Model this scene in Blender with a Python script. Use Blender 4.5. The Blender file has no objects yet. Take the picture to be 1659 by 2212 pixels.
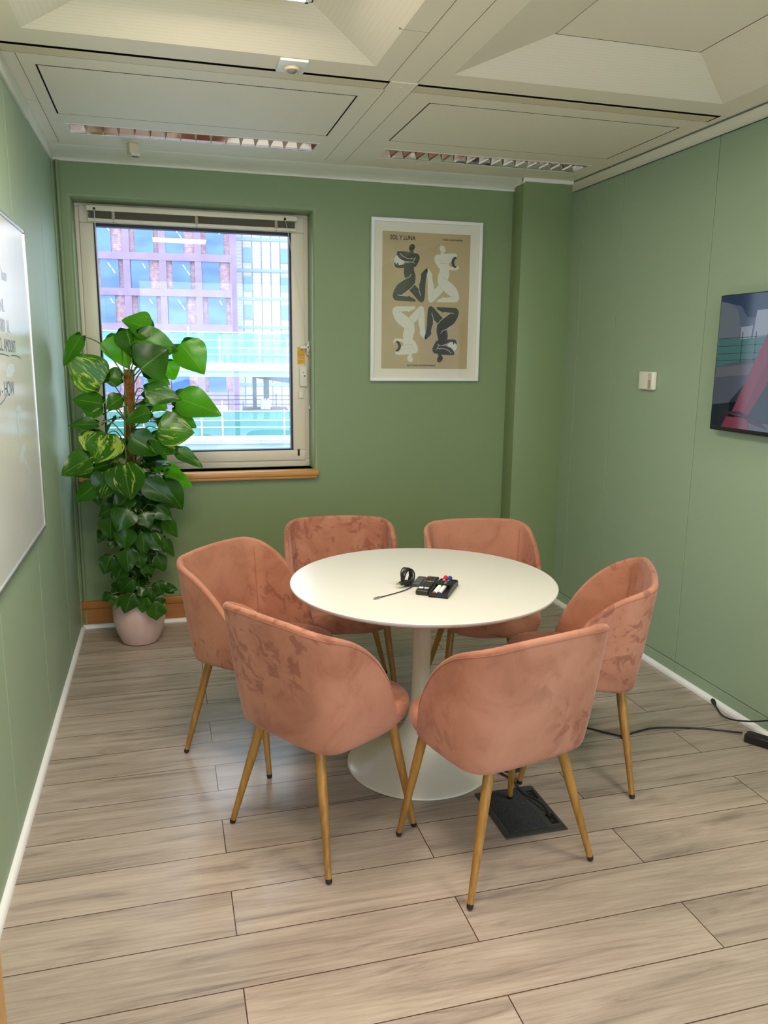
import bpy, bmesh, math, random
from mathutils import Vector, Matrix, noise
from mathutils.geometry import tessellate_polygon
PI = math.pi
random.seed(7)
C = bpy.context.scene.collection
scene = bpy.context.scene

# ------------------------------------------------------------------ camera, world, exposure
CAM_H = 1.5699
cam_d = bpy.data.cameras.new('camera'); cam = bpy.data.objects.new('camera', cam_d); C.objects.link(cam)
_r = Vector((0.96434381, -0.26443191, 0.01080666)); _u = Vector((0.04165257, 0.19197192, 0.98051611)); _f = Vector((0.26135432, 0.94510452, -0.1961412))
cam.matrix_world = Matrix(((_r.x, _u.x, -_f.x, 0), (_r.y, _u.y, -_f.y, 0), (_r.z, _u.z, -_f.z, CAM_H), (0, 0, 0, 1)))
cam_d.sensor_fit = 'VERTICAL'; cam_d.sensor_height = 36; cam_d.lens = 1710.84 / 2212 * 36
cam_d.clip_start = 0.02; cam_d.clip_end = 500
scene.camera = cam

W = bpy.data.worlds.new('sky'); scene.world = W; W.use_nodes = True
nt = W.node_tree; bg = nt.nodes['Background']
SKY_STRENGTH = 3.2
geo = nt.nodes.new('ShaderNodeTexCoord'); sep = nt.nodes.new('ShaderNodeSeparateXYZ'); cr = nt.nodes.new('ShaderNodeValToRGB')
nt.links.new(geo.outputs['Generated'], sep.inputs[0]); nt.links.new(sep.outputs['Z'], cr.inputs[0]); nt.links.new(cr.outputs[0], bg.inputs['Color'])
cr.color_ramp.elements[0].position = 0.0; cr.color_ramp.elements[0].color = (.70, .79, .95, 1)
cr.color_ramp.elements[1].position = 0.6; cr.color_ramp.elements[1].color = (.70, .82, 1, 1)
bg.inputs['Strength'].default_value = SKY_STRENGTH
LAMP_STRENGTH = 18.5
LAMP_COLOR = (1.0, .90, .74)

vs = scene.view_settings
vs.view_transform = 'Standard'; vs.look = 'None'; vs.exposure = 0.58; vs.gamma = 1.0; vs.use_curve_mapping = False

# ------------------------------------------------------------------ helpers
def tag(o, label=None, cat=None, group=None, kind=None):
    if label: o['label'] = label
    if cat: o['category'] = cat
    if group: o['group'] = group
    if kind: o['kind'] = kind
    return o
def thing(name, label, cat, loc=(0, 0, 0), rz=0, group=None):
    o = bpy.data.objects.new(name, None); C.objects.link(o); o.empty_display_size = .05
    o.location = loc; o.rotation_euler = (0, 0, rz)
    return tag(o, label, cat, group)
def link(name, me, mat, parent=None, label=None):
    o = bpy.data.objects.new(name, me); C.objects.link(o)
    if mat:
        for m in (mat if isinstance(mat, (list, tuple)) else [mat]): me.materials.append(m)
    if parent is not None: o.parent = parent
    if label: o['label'] = label
    return o
def obj(name, bm, mat, parent=None, smooth=False, label=None):
    me = bpy.data.meshes.new(name)
    bmesh.ops.recalc_face_normals(bm, faces=bm.faces[:])
    bm.to_mesh(me); bm.free()
    if smooth:
        for p in me.polygons: p.use_smooth = True
        if smooth != 'all': me.set_sharp_from_angle(angle=math.radians(40))
    return link(name, me, mat, parent, label)
def struct(name, bm, mat, smooth=False):
    o = obj(name, bm, mat, None, smooth); o['kind'] = 'structure'; return o
def box(bm, a, b, bev=0, seg=2, mi=0, M=None):
    r = bmesh.ops.create_cube(bm, size=1); vsn = r['verts']
    c = [(a[i] + b[i]) / 2 for i in range(3)]; s = [abs(b[i] - a[i]) for i in range(3)]
    for v in vsn: v.co = Vector((v.co.x * s[0] + c[0], v.co.y * s[1] + c[1], v.co.z * s[2] + c[2]))
    fs = set(f for v in vsn for f in v.link_faces)
    for f in fs: f.material_index = mi
    if bev:
        es = list(set(e for v in vsn for e in v.link_edges))
        g = bmesh.ops.bevel(bm, geom=es, offset=bev, segments=seg, profile=.5, affect='EDGES')
        nv = list(set(v for f in g['faces'] for v in f.verts))
        for f in g['faces']: f.material_index = mi
        vsn = nv
    if M is not None:
        for v in set(vsn): v.co = M @ v.co
    return vsn
def quad(bm, pts, mi=0):
    f = bm.faces.new([bm.verts.new(p) for p in pts]); f.material_index = mi; return f
def lathe(bm, prof, c=(0, 0), n=64, mi=0, cap=False):
    rings = []
    for r, z in prof:
        if r < 1e-5: rings.append([bm.verts.new((c[0], c[1], z))])
        else: rings.append([bm.verts.new((c[0] + r * math.cos(2 * PI * i / n), c[1] + r * math.sin(2 * PI * i / n), z)) for i in range(n)])
    for A, B in zip(rings, rings[1:]):
        for i in range(n):
            j = (i + 1) % n
            vv = [A[i % len(A)], A[j % len(A)], B[j % len(B)], B[i % len(B)]]
            u = []
            for v in vv:
                if v not in u: u.append(v)
            if len(u) > 2:
                try: bm.faces.new(u).material_index = mi
                except ValueError: pass
def catmull(pts, sub=8, closed=False):
    P = [Vector(p) for p in pts]; n = len(P); out = []
    rng = range(n) if closed else range(n - 1)
    for i in rng:
        p0 = P[(i - 1) % n] if closed or i > 0 else P[0]; p1 = P[i]; p2 = P[(i + 1) % n]
        p3 = P[(i + 2) % n] if closed or i + 2 < n else P[-1]
        for k in range(sub):
            t = k / sub
            out.append(.5 * ((2 * p1) + (p2 - p0) * t + (2 * p0 - 5 * p1 + 4 * p2 - p3) * t * t + (3 * p1 - p0 - 3 * p2 + p3) * t ** 3))
    if not closed: out.append(P[-1])
    return out
def tube(bm, pts, r, n=10, mi=0, closed=False, cap=True, flat=1.0):
    P = [Vector(p) for p in pts]; rr = r if isinstance(r, (list, tuple)) else [r] * len(P)
    rings = []; up = None
    for i, p in enumerate(P):
        if closed: t = P[(i + 1) % len(P)] - P[i - 1]
        else: t = P[min(i + 1, len(P) - 1)] - P[max(i - 1, 0)]
        if t.length < 1e-9: t = Vector((0, 0, 1))
        t.normalize()
        if up is None:
            up = Vector((0, 0, 1)) if abs(t.z) < .9 else Vector((1, 0, 0))
        a = t.cross(up)
        if a.length < 1e-6: a = t.orthogonal()
        a.normalize(); b = a.cross(t).normalized(); up = b
        rings.append([bm.verts.new(p + rr[i] * (a * math.cos(2 * PI * k / n) + b * flat * math.sin(2 * PI * k / n))) for k in range(n)])
    m = len(rings)
    for i in range(m if closed else m - 1):
        A, B = rings[i], rings[(i + 1) % m]
        for k in range(n):
            bm.faces.new([A[k], A[(k + 1) % n], B[(k + 1) % n], B[k]]).material_index = mi
    if cap and not closed:
        bm.faces.new(rings[0][::-1]).material_index = mi; bm.faces.new(rings[-1]).material_index = mi
def poly2(bm, pts, fn, mi=0):
    """flat polygon, pts in 2d, fn maps (a,b)->3d"""
    vsn = [bm.verts.new(fn(a, b)) for a, b in pts]
    tris = tessellate_polygon([[Vector((a, b, 0)) for a, b in pts]])
    for t in tris:
        try: bm.faces.new([vsn[i] for i in t]).material_index = mi
        except ValueError: pass
def text_mesh(name, s, size, mat, parent, fn, bold=0.0, sx=1.0, ext=0.0):
    cu = bpy.data.curves.new(name, 'FONT'); cu.body = s; cu.size = size; cu.offset = bold; cu.resolution_u = 4; cu.space_character = 1.0
    to = bpy.data.objects.new(name + '_src', cu); C.objects.link(to)
    bpy.context.view_layer.update()
    dg = bpy.context.evaluated_depsgraph_get()
    me = bpy.data.meshes.new_from_object(to.evaluated_get(dg))
    bpy.data.objects.remove(to); bpy.data.curves.remove(cu)
    me.name = name; me.materials.clear()
    for v in me.vertices: v.co = fn(v.co.x * sx, v.co.y)
    return link(name, me, mat, parent)
def copy_tree(o, parent=None):
    c = o.copy(); C.objects.link(c); c.parent = parent
    for ch in [x for x in bpy.data.objects if x.parent == o]: copy_tree(ch, c)
    return c

# ------------------------------------------------------------------ materials
def mat(name, col, rough=.5, metal=0, spec=.5, **kw):
    m = bpy.data.materials.new(name); m.use_nodes = True
    b = m.node_tree.nodes['Principled BSDF']
    b.inputs['Base Color'].default_value = (*col, 1); b.inputs['Roughness'].default_value = rough
    b.inputs['Metallic'].default_value = metal; b.inputs['Specular IOR Level'].default_value = spec
    for k, v in kw.items():
        b.inputs[k.replace('_', ' ')].default_value = v
    return m
def N(m, t, **kw):
    n = m.node_tree.nodes.new(t)
    for k, v in kw.items():
        if k.startswith('i_'): n.inputs[k[2:].replace('_', ' ')].default_value = v
        else: setattr(n, k, v)
    return n
def L(m, a, b): m.node_tree.links.new(a, b)
def bsdf(m): return m.node_tree.nodes['Principled BSDF']
def math_n(m, op, a, b=None, c=None):
    n = N(m, 'ShaderNodeMath', operation=op)
    for i, x in enumerate((a, b, c)):
        if x is None: continue
        if isinstance(x, (int, float)): n.inputs[i].default_value = x
        else: L(m, x, n.inputs[i])
    return n.outputs[0]
def ramp(m, fac, stops):
    n = N(m, 'ShaderNodeValToRGB'); e = n.color_ramp.elements
    while len(e) < len(stops): e.new(.5)
    for el, (p, c) in zip(e, stops): el.position = p; el.color = (*c, 1)
    L(m, fac, n.inputs[0]); return n.outputs[0]
def coords(m, kind='Object', scale=(1, 1, 1), loc=(0, 0, 0)):
    t = N(m, 'ShaderNodeTexCoord'); mp = N(m, 'ShaderNodeMapping'); mp.inputs['Scale'].default_value = scale; mp.inputs['Location'].default_value = loc
    L(m, t.outputs[kind], mp.inputs[0]); return mp.outputs[0]
def noise_n(m, vec, scale, detail=3, rough=.5, dist=0):
    n = N(m, 'ShaderNodeTexNoise'); n.inputs['Scale'].default_value = scale; n.inputs['Detail'].default_value = detail
    n.inputs['Roughness'].default_value = rough; n.inputs['Distortion'].default_value = dist
    L(m, vec, n.inputs['Vector']); return n.outputs['Fac']
def bump(m, h, strength=.2, dist=.002):
    b = N(m, 'ShaderNodeBump'); b.inputs['Strength'].default_value = strength; b.inputs['Distance'].default_value = dist
    L(m, h, b.inputs['Height']); L(m, b.outputs[0], bsdf(m).inputs['Normal'])
def mottled(name, c1, c2, scale, rough=.5, spec=.5, bs=0, sc=(1, 1, 1), **kw):
    m = mat(name, c1, rough, 0, spec, **kw); v = coords(m, 'Object', sc)
    f = noise_n(m, v, scale, 4, .55); col = ramp(m, f, [(.35, c1), (.65, c2)])
    L(m, col, bsdf(m).inputs['Base Color'])
    if bs: bump(m, noise_n(m, v, scale * 8, 2), bs, .001)
    return m

M_wall = mottled('sage_wall_paint', (.225, .300, .140), (.235, .312, .150), 1.2, .42, .45, .05)
M_panel = mottled('sage_partition_vinyl', (.320, .418, .280), (.330, .430, .290), 1.0, .50, .35, .04)
M_groove = mat('dark_green_groove', (.06, .09, .05), .7)
M_ceil = mottled('cream_ceiling_enamel', (.88, .81, .66), (.90, .83, .68), 1.5, .5, .4)
M_cove = mottled('pale_plaster_cove', (.80, .79, .68), (.83, .82, .71), 2, .6, .3)
M_dark = mat('dark_gap', (.025, .018, .015), .8)
M_seam = mat('ceiling_seam_shadow_gap', (.22, .19, .14), .8)
M_rail = mottled('cream_ceiling_rail', (.72, .62, .42), (.76, .66, .46), 3, .45, .5)
M_white = mat('white_trim_paint', (.88, .88, .86), .4)
M_frame = mottled('cream_window_plastic', (.84, .75, .60), (.86, .77, .62), 2, .35, .5)
M_gasket = mat('black_gasket', (.005, .005, .02), .5)
M_plastic = mat('white_plastic', (.80, .77, .66), .4)
M_bplastic = mat('black_plastic', (.012, .012, .013), .38)
M_blackrub = mat('black_rubber', (.01, .01, .01), .5)
M_alu = mat('brushed_aluminium', (.62, .63, .62), .35, .9)
M_mirror = mat('louvre_mirror', (.60, .60, .62), .06, 1.0)
# perforated ceiling metal
M_perf = mat('perforated_ceiling_metal', (.58, .52, .40), .55)
_v = coords(M_perf, 'Object', (1, 1, 1)); _s = N(M_perf, 'ShaderNodeTexVoronoi', feature='F1', i_Scale=170.0, i_Randomness=0.0); L(M_perf, _v, _s.inputs['Vector'])
_c = ramp(M_perf, _s.outputs['Distance'], [(.22, (.78, .71, .57)), (.34, (.87, .80, .65))]); L(M_perf, _c, bsdf(M_perf).inputs['Base Color'])

# floor planks
M_floor = mat('grey_oak_laminate', (.5, .43, .36), .33, 0, .5)
m = M_floor
tc = N(m, 'ShaderNodeTexCoord'); mp = N(m, 'ShaderNodeMapping'); mp.inputs['Location'].default_value = (-.766 + 12.72, -1.937 + .1893 * 20, 0); L(m, tc.outputs['Object'], mp.inputs[0])
br = N(m, 'ShaderNodeTexBrick', offset=.5, offset_frequency=2, squash=1.0)
br.inputs['Scale'].default_value = 1; br.inputs['Mortar Size'].default_value = .0016; br.inputs['Mortar Smooth'].default_value = 0
br.inputs['Brick Width'].default_value = 1.272; br.inputs['Row Height'].default_value = .1893; br.inputs['Bias'].default_value = 0
br.inputs['Color1'].default_value = (0, 0, 0, 1); br.inputs['Color2'].default_value = (1, 1, 1, 1); br.inputs['Mortar'].default_value = (.5, .5, .5, 1)
L(m, mp.outputs[0], br.inputs['Vector'])
bw = N(m, 'ShaderNodeRGBToBW'); L(m, br.outputs['Color'], bw.inputs[0]); rnd = bw.outputs[0]
# grain coordinates : stretched along x, shifted per plank
sx = N(m, 'ShaderNodeSeparateXYZ'); L(m, tc.outputs['Object'], sx.inputs[0])
cx = N(m, 'ShaderNodeCombineXYZ'); L(m, math_n(m, 'ADD', math_n(m, 'MULTIPLY', sx.outputs[0], 1.0), math_n(m, 'MULTIPLY', rnd, 17.0)), cx.inputs[0])
L(m, math_n(m, 'MULTIPLY', sx.outputs[1], 9.0), cx.inputs[1]); L(m, math_n(m, 'MULTIPLY', rnd, 31.0), cx.inputs[2])
g1 = noise_n(m, cx.outputs[0], 1.6, 6, .62, 1.1)
cy = N(m, 'ShaderNodeCombineXYZ'); L(m, math_n(m, 'ADD', math_n(m, 'MULTIPLY', sx.outputs[0], 5.0), math_n(m, 'MULTIPLY', rnd, 9.0)), cy.inputs[0])
L(m, math_n(m, 'MULTIPLY', sx.outputs[1], 110.0), cy.inputs[1])
g2 = noise_n(m, cy.outputs[0], 1.6, 3, .6, .3)
# cathedral rings
wv = N(m, 'ShaderNodeTexWave', wave_type='RINGS', rings_direction='Z'); wv.inputs['Scale'].default_value = 2.2; wv.inputs['Distortion'].default_value = 6; wv.inputs['Detail'].default_value = 3; wv.inputs['Detail Scale'].default_value = 1.2
L(m, cx.outputs[0], wv.inputs['Vector'])
c1 = ramp(m, g1, [(.31, (.25, .203, .172)), (.45, (.39, .315, .265)), (.60, (.46, .378, .318)), (.8, (.51, .425, .362))])
mx = N(m, 'ShaderNodeMix', data_type='RGBA', blend_type='MULTIPLY'); mx.inputs[0].default_value = .55
L(m, c1, mx.inputs[6]); L(m, ramp(m, g2, [(.3, (.76, .75, .74)), (.6, (1, 1, 1))]), mx.inputs[7])
mx2 = N(m, 'ShaderNodeMix', data_type='RGBA', blend_type='MULTIPLY'); mx2.inputs[0].default_value = .28
L(m, mx.outputs[2], mx2.inputs[6]); L(m, ramp(m, wv.outputs['Fac'], [(.0, (.72, .70, .68)), (.35, (1, 1, 1))]), mx2.inputs[7])
hv = N(m, 'ShaderNodeHueSaturation'); L(m, mx2.outputs[2], hv.inputs['Color']); L(m, math_n(m, 'ADD', math_n(m, 'MULTIPLY', rnd, .16), .93), hv.inputs['Value'])
mx3 = N(m, 'ShaderNodeMix', data_type='RGBA'); L(m, br.outputs['Fac'], mx3.inputs[0]); L(m, hv.outputs[0], mx3.inputs[6]); mx3.inputs[7].default_value = (.07, .035, .025, 1)
L(m, mx3.outputs[2], bsdf(m).inputs['Base Color'])
L(m, math_n(m, 'ADD', math_n(m, 'MULTIPLY', g2, .09), .20), bsdf(m).inputs['Roughness'])
bump(m, math_n(m, 'SUBTRACT', g2, math_n(m, 'MULTIPLY', br.outputs['Fac'], 6)), .12, .0012)

def wood(name, c1, c2, axis, sc=40, rough=.4):
    m = mat(name, c1, rough); s = [sc] * 3; s[axis] = sc * .07
    v = coords(m, 'Object', tuple(s)); f = noise_n(m, v, 1.0, 5, .6, .8)
    L(m, ramp(m, f, [(.3, c1), (.7, c2)]), bsdf(m).inputs['Base Color']); bump(m, f, .1, .001); return m
M_sill = wood('varnished_pine', (.56, .24, .06), (.72, .36, .11), 0, 40, .28)
M_skirt = wood('orange_oak_skirting', (.36, .13, .025), (.48, .19, .04), 0, 40, .3)
M_leg = wood('oak_foil_leg', (.25, .112, .018), (.44, .225, .045), 2, 55, .38)
M_door = wood('door_frame_oak', (.50, .25, .07), (.62, .33, .10), 2, 40, .35)

# velvet
M_velvet = mat('pink_velvet', (.62, .27, .2), .85, 0, .3)
m = M_velvet
oi = N(m, 'ShaderNodeObjectInfo'); tcv = N(m, 'ShaderNodeTexCoord')
vm = N(m, 'ShaderNodeVectorMath', operation='MULTIPLY_ADD'); L(m, oi.outputs['Random'], vm.inputs[0]); vm.inputs[1].default_value = (31, 17, 23); L(m, tcv.outputs['Object'], vm.inputs[2])
pv = vm.outputs[0]
warp = N(m, 'ShaderNodeTexNoise'); warp.inputs['Scale'].default_value = 6; L(m, pv, warp.inputs['Vector'])
vm2 = N(m, 'ShaderNodeVectorMath', operation='MULTIPLY_ADD'); L(m, warp.outputs['Color'], vm2.inputs[0]); vm2.inputs[1].default_value = (.12, .12, .12); L(m, pv, vm2.inputs[2])
big = noise_n(m, vm2.outputs[0], 4.5, 5, .62, .6)
fine = noise_n(m, vm2.outputs[0], 20, 4, .6, .55)
area = noise_n(m, pv, 2.4, 1, .5)
mk = math_n(m, 'MULTIPLY', ramp(m, fine, [(.52, (0, 0, 0)), (.60, (1, 1, 1))]), ramp(m, area, [(.44, (0, 0, 0)), (.58, (1, 1, 1))]))
basec = ramp(m, big, [(.34, (.345, .135, .080)), (.50, (.445, .195, .122)), (.66, (.49, .225, .145))])
mxv = N(m, 'ShaderNodeMix', data_type='RGBA'); L(m, math_n(m, 'MULTIPLY', mk, .55), mxv.inputs[0]); L(m, basec, mxv.inputs[6]); mxv.inputs[7].default_value = (.20, .060, .040, 1)
L(m, mxv.outputs[2], bsdf(m).inputs['Base Color'])
bsdf(m).inputs['Sheen Weight'].default_value = .40; bsdf(m).inputs['Sheen Roughness'].default_value = .35; bsdf(m).inputs['Sheen Tint'].default_value = (1, .72, .74, 1)
bump(m, noise_n(m, pv, 260, 2), .08, .0006)

M_table = mottled('white_table_laminate', (.72, .70, .655), (.73, .71, .665), 2, .28, .5)
M_base = mottled('white_lacquered_metal', (.72, .67, .55), (.74, .69, .57), 2, .22, .5)

def glass_mat(name, refl=.08, tint=(1, 1, 1)):
    m = bpy.data.materials.new(name); m.use_nodes = True; n = m.node_tree; n.nodes.clear()
    o = n.nodes.new('ShaderNodeOutputMaterial'); t = n.nodes.new('ShaderNodeBsdfTransparent'); g = n.nodes.new('ShaderNodeBsdfGlossy'); x = n.nodes.new('ShaderNodeMixShader'); ge = n.nodes.new('ShaderNodeNewGeometry'); vd = n.nodes.new('ShaderNodeVectorMath'); vd.operation = 'DOT_PRODUCT'
    g.inputs['Roughness'].default_value = .0; t.inputs['Color'].default_value = (*tint, 1)
    n.links.new(ge.outputs['Incoming'], vd.inputs[0]); n.links.new(ge.outputs['Normal'], vd.inputs[1])
    def mn(op, a, b=None):
        q = n.nodes.new('ShaderNodeMath'); q.operation = op
        for i, y in enumerate((a, b)):
            if y is None: continue
            if isinstance(y, (int, float)): q.inputs[i].default_value = y
            else: n.links.new(y, q.inputs[i])
        return q.outputs[0]
    fr = mn('POWER', mn('SUBTRACT', 1.0, mn('ABSOLUTE', vd.outputs['Value'])), 5.0)      # Schlick reflectance, same from both sides
    n.links.new(mn('ADD', mn('MULTIPLY', fr, 1 - refl), refl), x.inputs[0])
    n.links.new(t.outputs[0], x.inputs[1]); n.links.new(g.outputs[0], x.inputs[2]); n.links.new(x.outputs[0], o.inputs[0]); return m
M_glass = glass_mat('window_glass', .05, (.93, .97, .98))
M_pglass = glass_mat('picture_glass', .035, (.99, .99, .98))
def emit(name, col, s):
    m = bpy.data.materials.new(name); m.use_nodes = True; n = m.node_tree; n.nodes.clear()
    o = n.nodes.new('ShaderNodeOutputMaterial'); e = n.nodes.new('ShaderNodeEmission'); e.inputs[0].default_value = (*col, 1); e.inputs[1].default_value = s
    n.links.new(e.outputs[0], o.inputs[0]); return m
M_lamp = emit('lamp_diffuser_lit', LAMP_COLOR, LAMP_STRENGTH)
LEAVES = [
 (-0.048,4.34,1.678,-0.186,4.307,1.728,0.125,0.5,0.9),
 (-0.214,4.42,1.655,-0.183,4.408,1.48,0.159,0.3,1.0),
 (-0.17,4.33,1.678,-0.141,4.306,1.53,0.125,0.0,0.3),
 (-0.136,4.29,1.618,0.081,4.282,1.58,0.146,0.15,0.6),
 (-0.11,4.22,1.479,0.025,4.214,1.588,0.167,0.35,0.2),
 (0.092,4.34,1.609,0.214,4.295,1.463,0.154,0.45,1.0),
 (0.059,4.34,1.331,0.29,4.291,1.255,0.15,0.1,1.0),
 (0.013,4.48,1.512,0.06,4.489,1.417,0.1,0.1,1.0),
 (-0.072,4.46,1.453,0.032,4.428,1.399,0.083,0.2,0.9),
 (-0.303,4.26,1.403,-0.449,4.226,1.551,0.159,0.85,0.6),
 (-0.372,4.14,1.639,-0.472,4.16,1.494,0.063,0.15,0.5),
 (-0.207,4.36,1.43,-0.314,4.343,1.443,0.083,0.1,0.2),
 (-0.301,4.24,1.306,-0.447,4.249,1.338,0.088,0.25,0.3),
 (-0.344,4.31,1.302,-0.371,4.293,1.226,0.092,0.3,0.5),
 (-0.208,4.24,1.338,-0.29,4.235,1.284,0.079,0.45,0.5),
 (-0.096,4.26,1.373,0.083,4.221,1.334,0.096,0.55,0.3),
 (-0.093,4.4,1.333,0.016,4.394,1.271,0.096,0.1,1.0),
 (-0.069,4.2,1.267,-0.203,4.211,1.227,0.079,0.3,0.3),
 (-0.038,4.26,1.175,0.145,4.247,1.16,0.154,0.7,0.6),
 (0.035,4.31,1.258,0.164,4.312,1.179,0.079,0.2,0.5),
 (-0.325,4.18,1.211,-0.466,4.177,1.215,0.057,0.1,0.2),
 (-0.286,4.19,1.161,-0.348,4.144,1.024,0.188,0.85,0.4),
 (-0.177,4.22,1.144,-0.039,4.223,1.046,0.117,0.15,0.1),
 (-0.075,4.24,1.132,0.071,4.231,1.062,0.117,0.6,0.2),
 (0.043,4.26,1.065,0.182,4.231,0.978,0.067,0.1,0.2),
 (-0.367,4.16,1.045,-0.505,4.112,0.983,0.117,0.55,0.3),
 (-0.279,4.24,1.004,-0.476,4.251,0.946,0.083,0.1,0.1),
 (-0.282,4.2,0.96,-0.338,4.183,0.836,0.125,0.6,0.2),
 (-0.212,4.16,1.011,-0.194,4.16,0.818,0.159,0.75,0.3),
 (-0.347,4.2,0.908,-0.466,4.212,0.816,0.079,0.1,0.3),
 (-0.124,4.22,0.919,0.031,4.22,0.79,0.1,0.15,0.1),
 (-0.011,4.34,0.931,0.13,4.354,0.85,0.079,0.3,1.0),
 (-0.019,4.4,0.949,0.081,4.378,0.914,0.067,0.2,1.0),
 (-0.026,4.31,0.885,0.081,4.316,0.733,0.108,0.1,0.1),
 (-0.184,4.24,0.85,-0.281,4.221,0.758,0.092,0.1,0.1),
 (-0.278,4.26,0.772,-0.363,4.275,0.727,0.063,0.1,0.1),
 (-0.292,4.22,0.727,-0.304,4.232,0.601,0.096,0.35,0.2),
 (-0.21,4.2,0.776,-0.257,4.157,0.663,0.108,0.45,0.2),
 (-0.132,4.21,0.75,-0.103,4.17,0.672,0.079,0.1,0.1),
 (-0.068,4.28,0.766,0.011,4.245,0.694,0.075,0.3,0.2),
 (-0.034,4.3,0.695,0.041,4.318,0.583,0.063,0.3,0.3),
 (-0.215,4.21,0.675,-0.238,4.191,0.549,0.09,0.2,0.2),
 (-0.141,4.21,0.643,-0.133,4.204,0.511,0.067,0.05,0.2),
 (-0.106,4.24,0.628,-0.043,4.211,0.53,0.075,0.4,0.2),
 (-0.042,4.28,0.594,0.016,4.266,0.486,0.048,0.1,0.2),
 (-0.27,4.28,0.614,-0.316,4.257,0.557,0.058,0.3,0.1),
 (-0.221,4.2,0.563,-0.214,4.175,0.442,0.088,0.1,0.2),
 (-0.167,4.22,0.536,-0.155,4.211,0.444,0.067,0.1,0.2),
 (-0.307,4.28,0.51,-0.349,4.271,0.41,0.079,0.0,0.1),
 (-0.242,4.22,0.478,-0.292,4.233,0.376,0.088,0.05,0.2),
 (-0.071,4.26,0.503,-0.038,4.258,0.408,0.063,0.35,0.2),
 (-0.129,4.22,0.464,-0.104,4.235,0.399,0.063,0.05,0.2),
 (-0.205,4.21,0.395,-0.268,4.22,0.311,0.071,0.05,0.2),
 (-0.274,4.26,0.366,-0.307,4.279,0.287,0.05,0.05,0.1),
 (-0.208,4.19,0.324,-0.248,4.187,0.211,0.083,0.1,0.2),
 (-0.275,4.23,0.304,-0.297,4.191,0.245,0.058,0.05,0.2),
 (-0.312,4.24,0.312,-0.365,4.25,0.276,0.046,0.05,0.1),
 (-0.144,4.18,0.302,-0.165,4.198,0.208,0.063,0.5,0.5),
 (-0.085,4.17,0.264,-0.094,4.183,0.16,0.083,0.45,0.5),
 (-0.077,4.24,0.362,-0.055,4.23,0.286,0.067,0.05,0.2),
 (-0.106,4.19,0.348,-0.11,4.19,0.255,0.05,0.1,0.2),
 (-0.041,4.28,0.321,0.023,4.245,0.314,0.038,0.0,0.2),
 (-0.042,4.28,0.308,0.012,4.288,0.279,0.025,0.0,0.2),
 (-0.068,4.2,0.284,-0.061,4.19,0.241,0.046,0.05,0.2),
 (-0.139,4.19,0.341,-0.179,4.16,0.318,0.046,0.3,0.3),
 (-0.159,4.31,0.906,-0.099,4.264,0.8,0.092,0.1,0.1),
 (-0.066,4.38,0.831,0.031,4.39,0.728,0.075,0.05,0.05),
 (-0.092,4.41,1.002,-0.046,4.429,0.902,0.1,0.1,0.1),
 (-0.154,4.41,1.073,-0.268,4.366,1.029,0.092,0.1,0.1),
 (-0.117,4.38,0.789,-0.055,4.386,0.687,0.083,0.05,0.05),
 (-0.252,4.39,0.905,-0.344,4.369,0.825,0.1,0.1,0.1),
 (-0.106,4.38,0.673,-0.042,4.341,0.598,0.067,0.05,0.05),
 (-0.186,4.36,0.376,-0.121,4.331,0.326,0.058,0.05,0.05),
 (-0.257,4.38,1.104,-0.205,4.384,1.025,0.083,0.1,0.1),
 (-0.039,4.36,1.059,-0.094,4.371,0.947,0.092,0.2,0.3),
 (0.002,4.41,0.85,0.075,4.363,0.775,0.067,0.05,0.3),
 (-0.374,4.36,0.845,-0.354,4.353,0.768,0.05,0.05,0.05),
 (-0.34,4.39,0.629,-0.369,4.343,0.57,0.05,0.05,0.05),
 (-0.114,4.38,0.494,-0.096,4.38,0.42,0.05,0.05,0.05),
]
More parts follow.
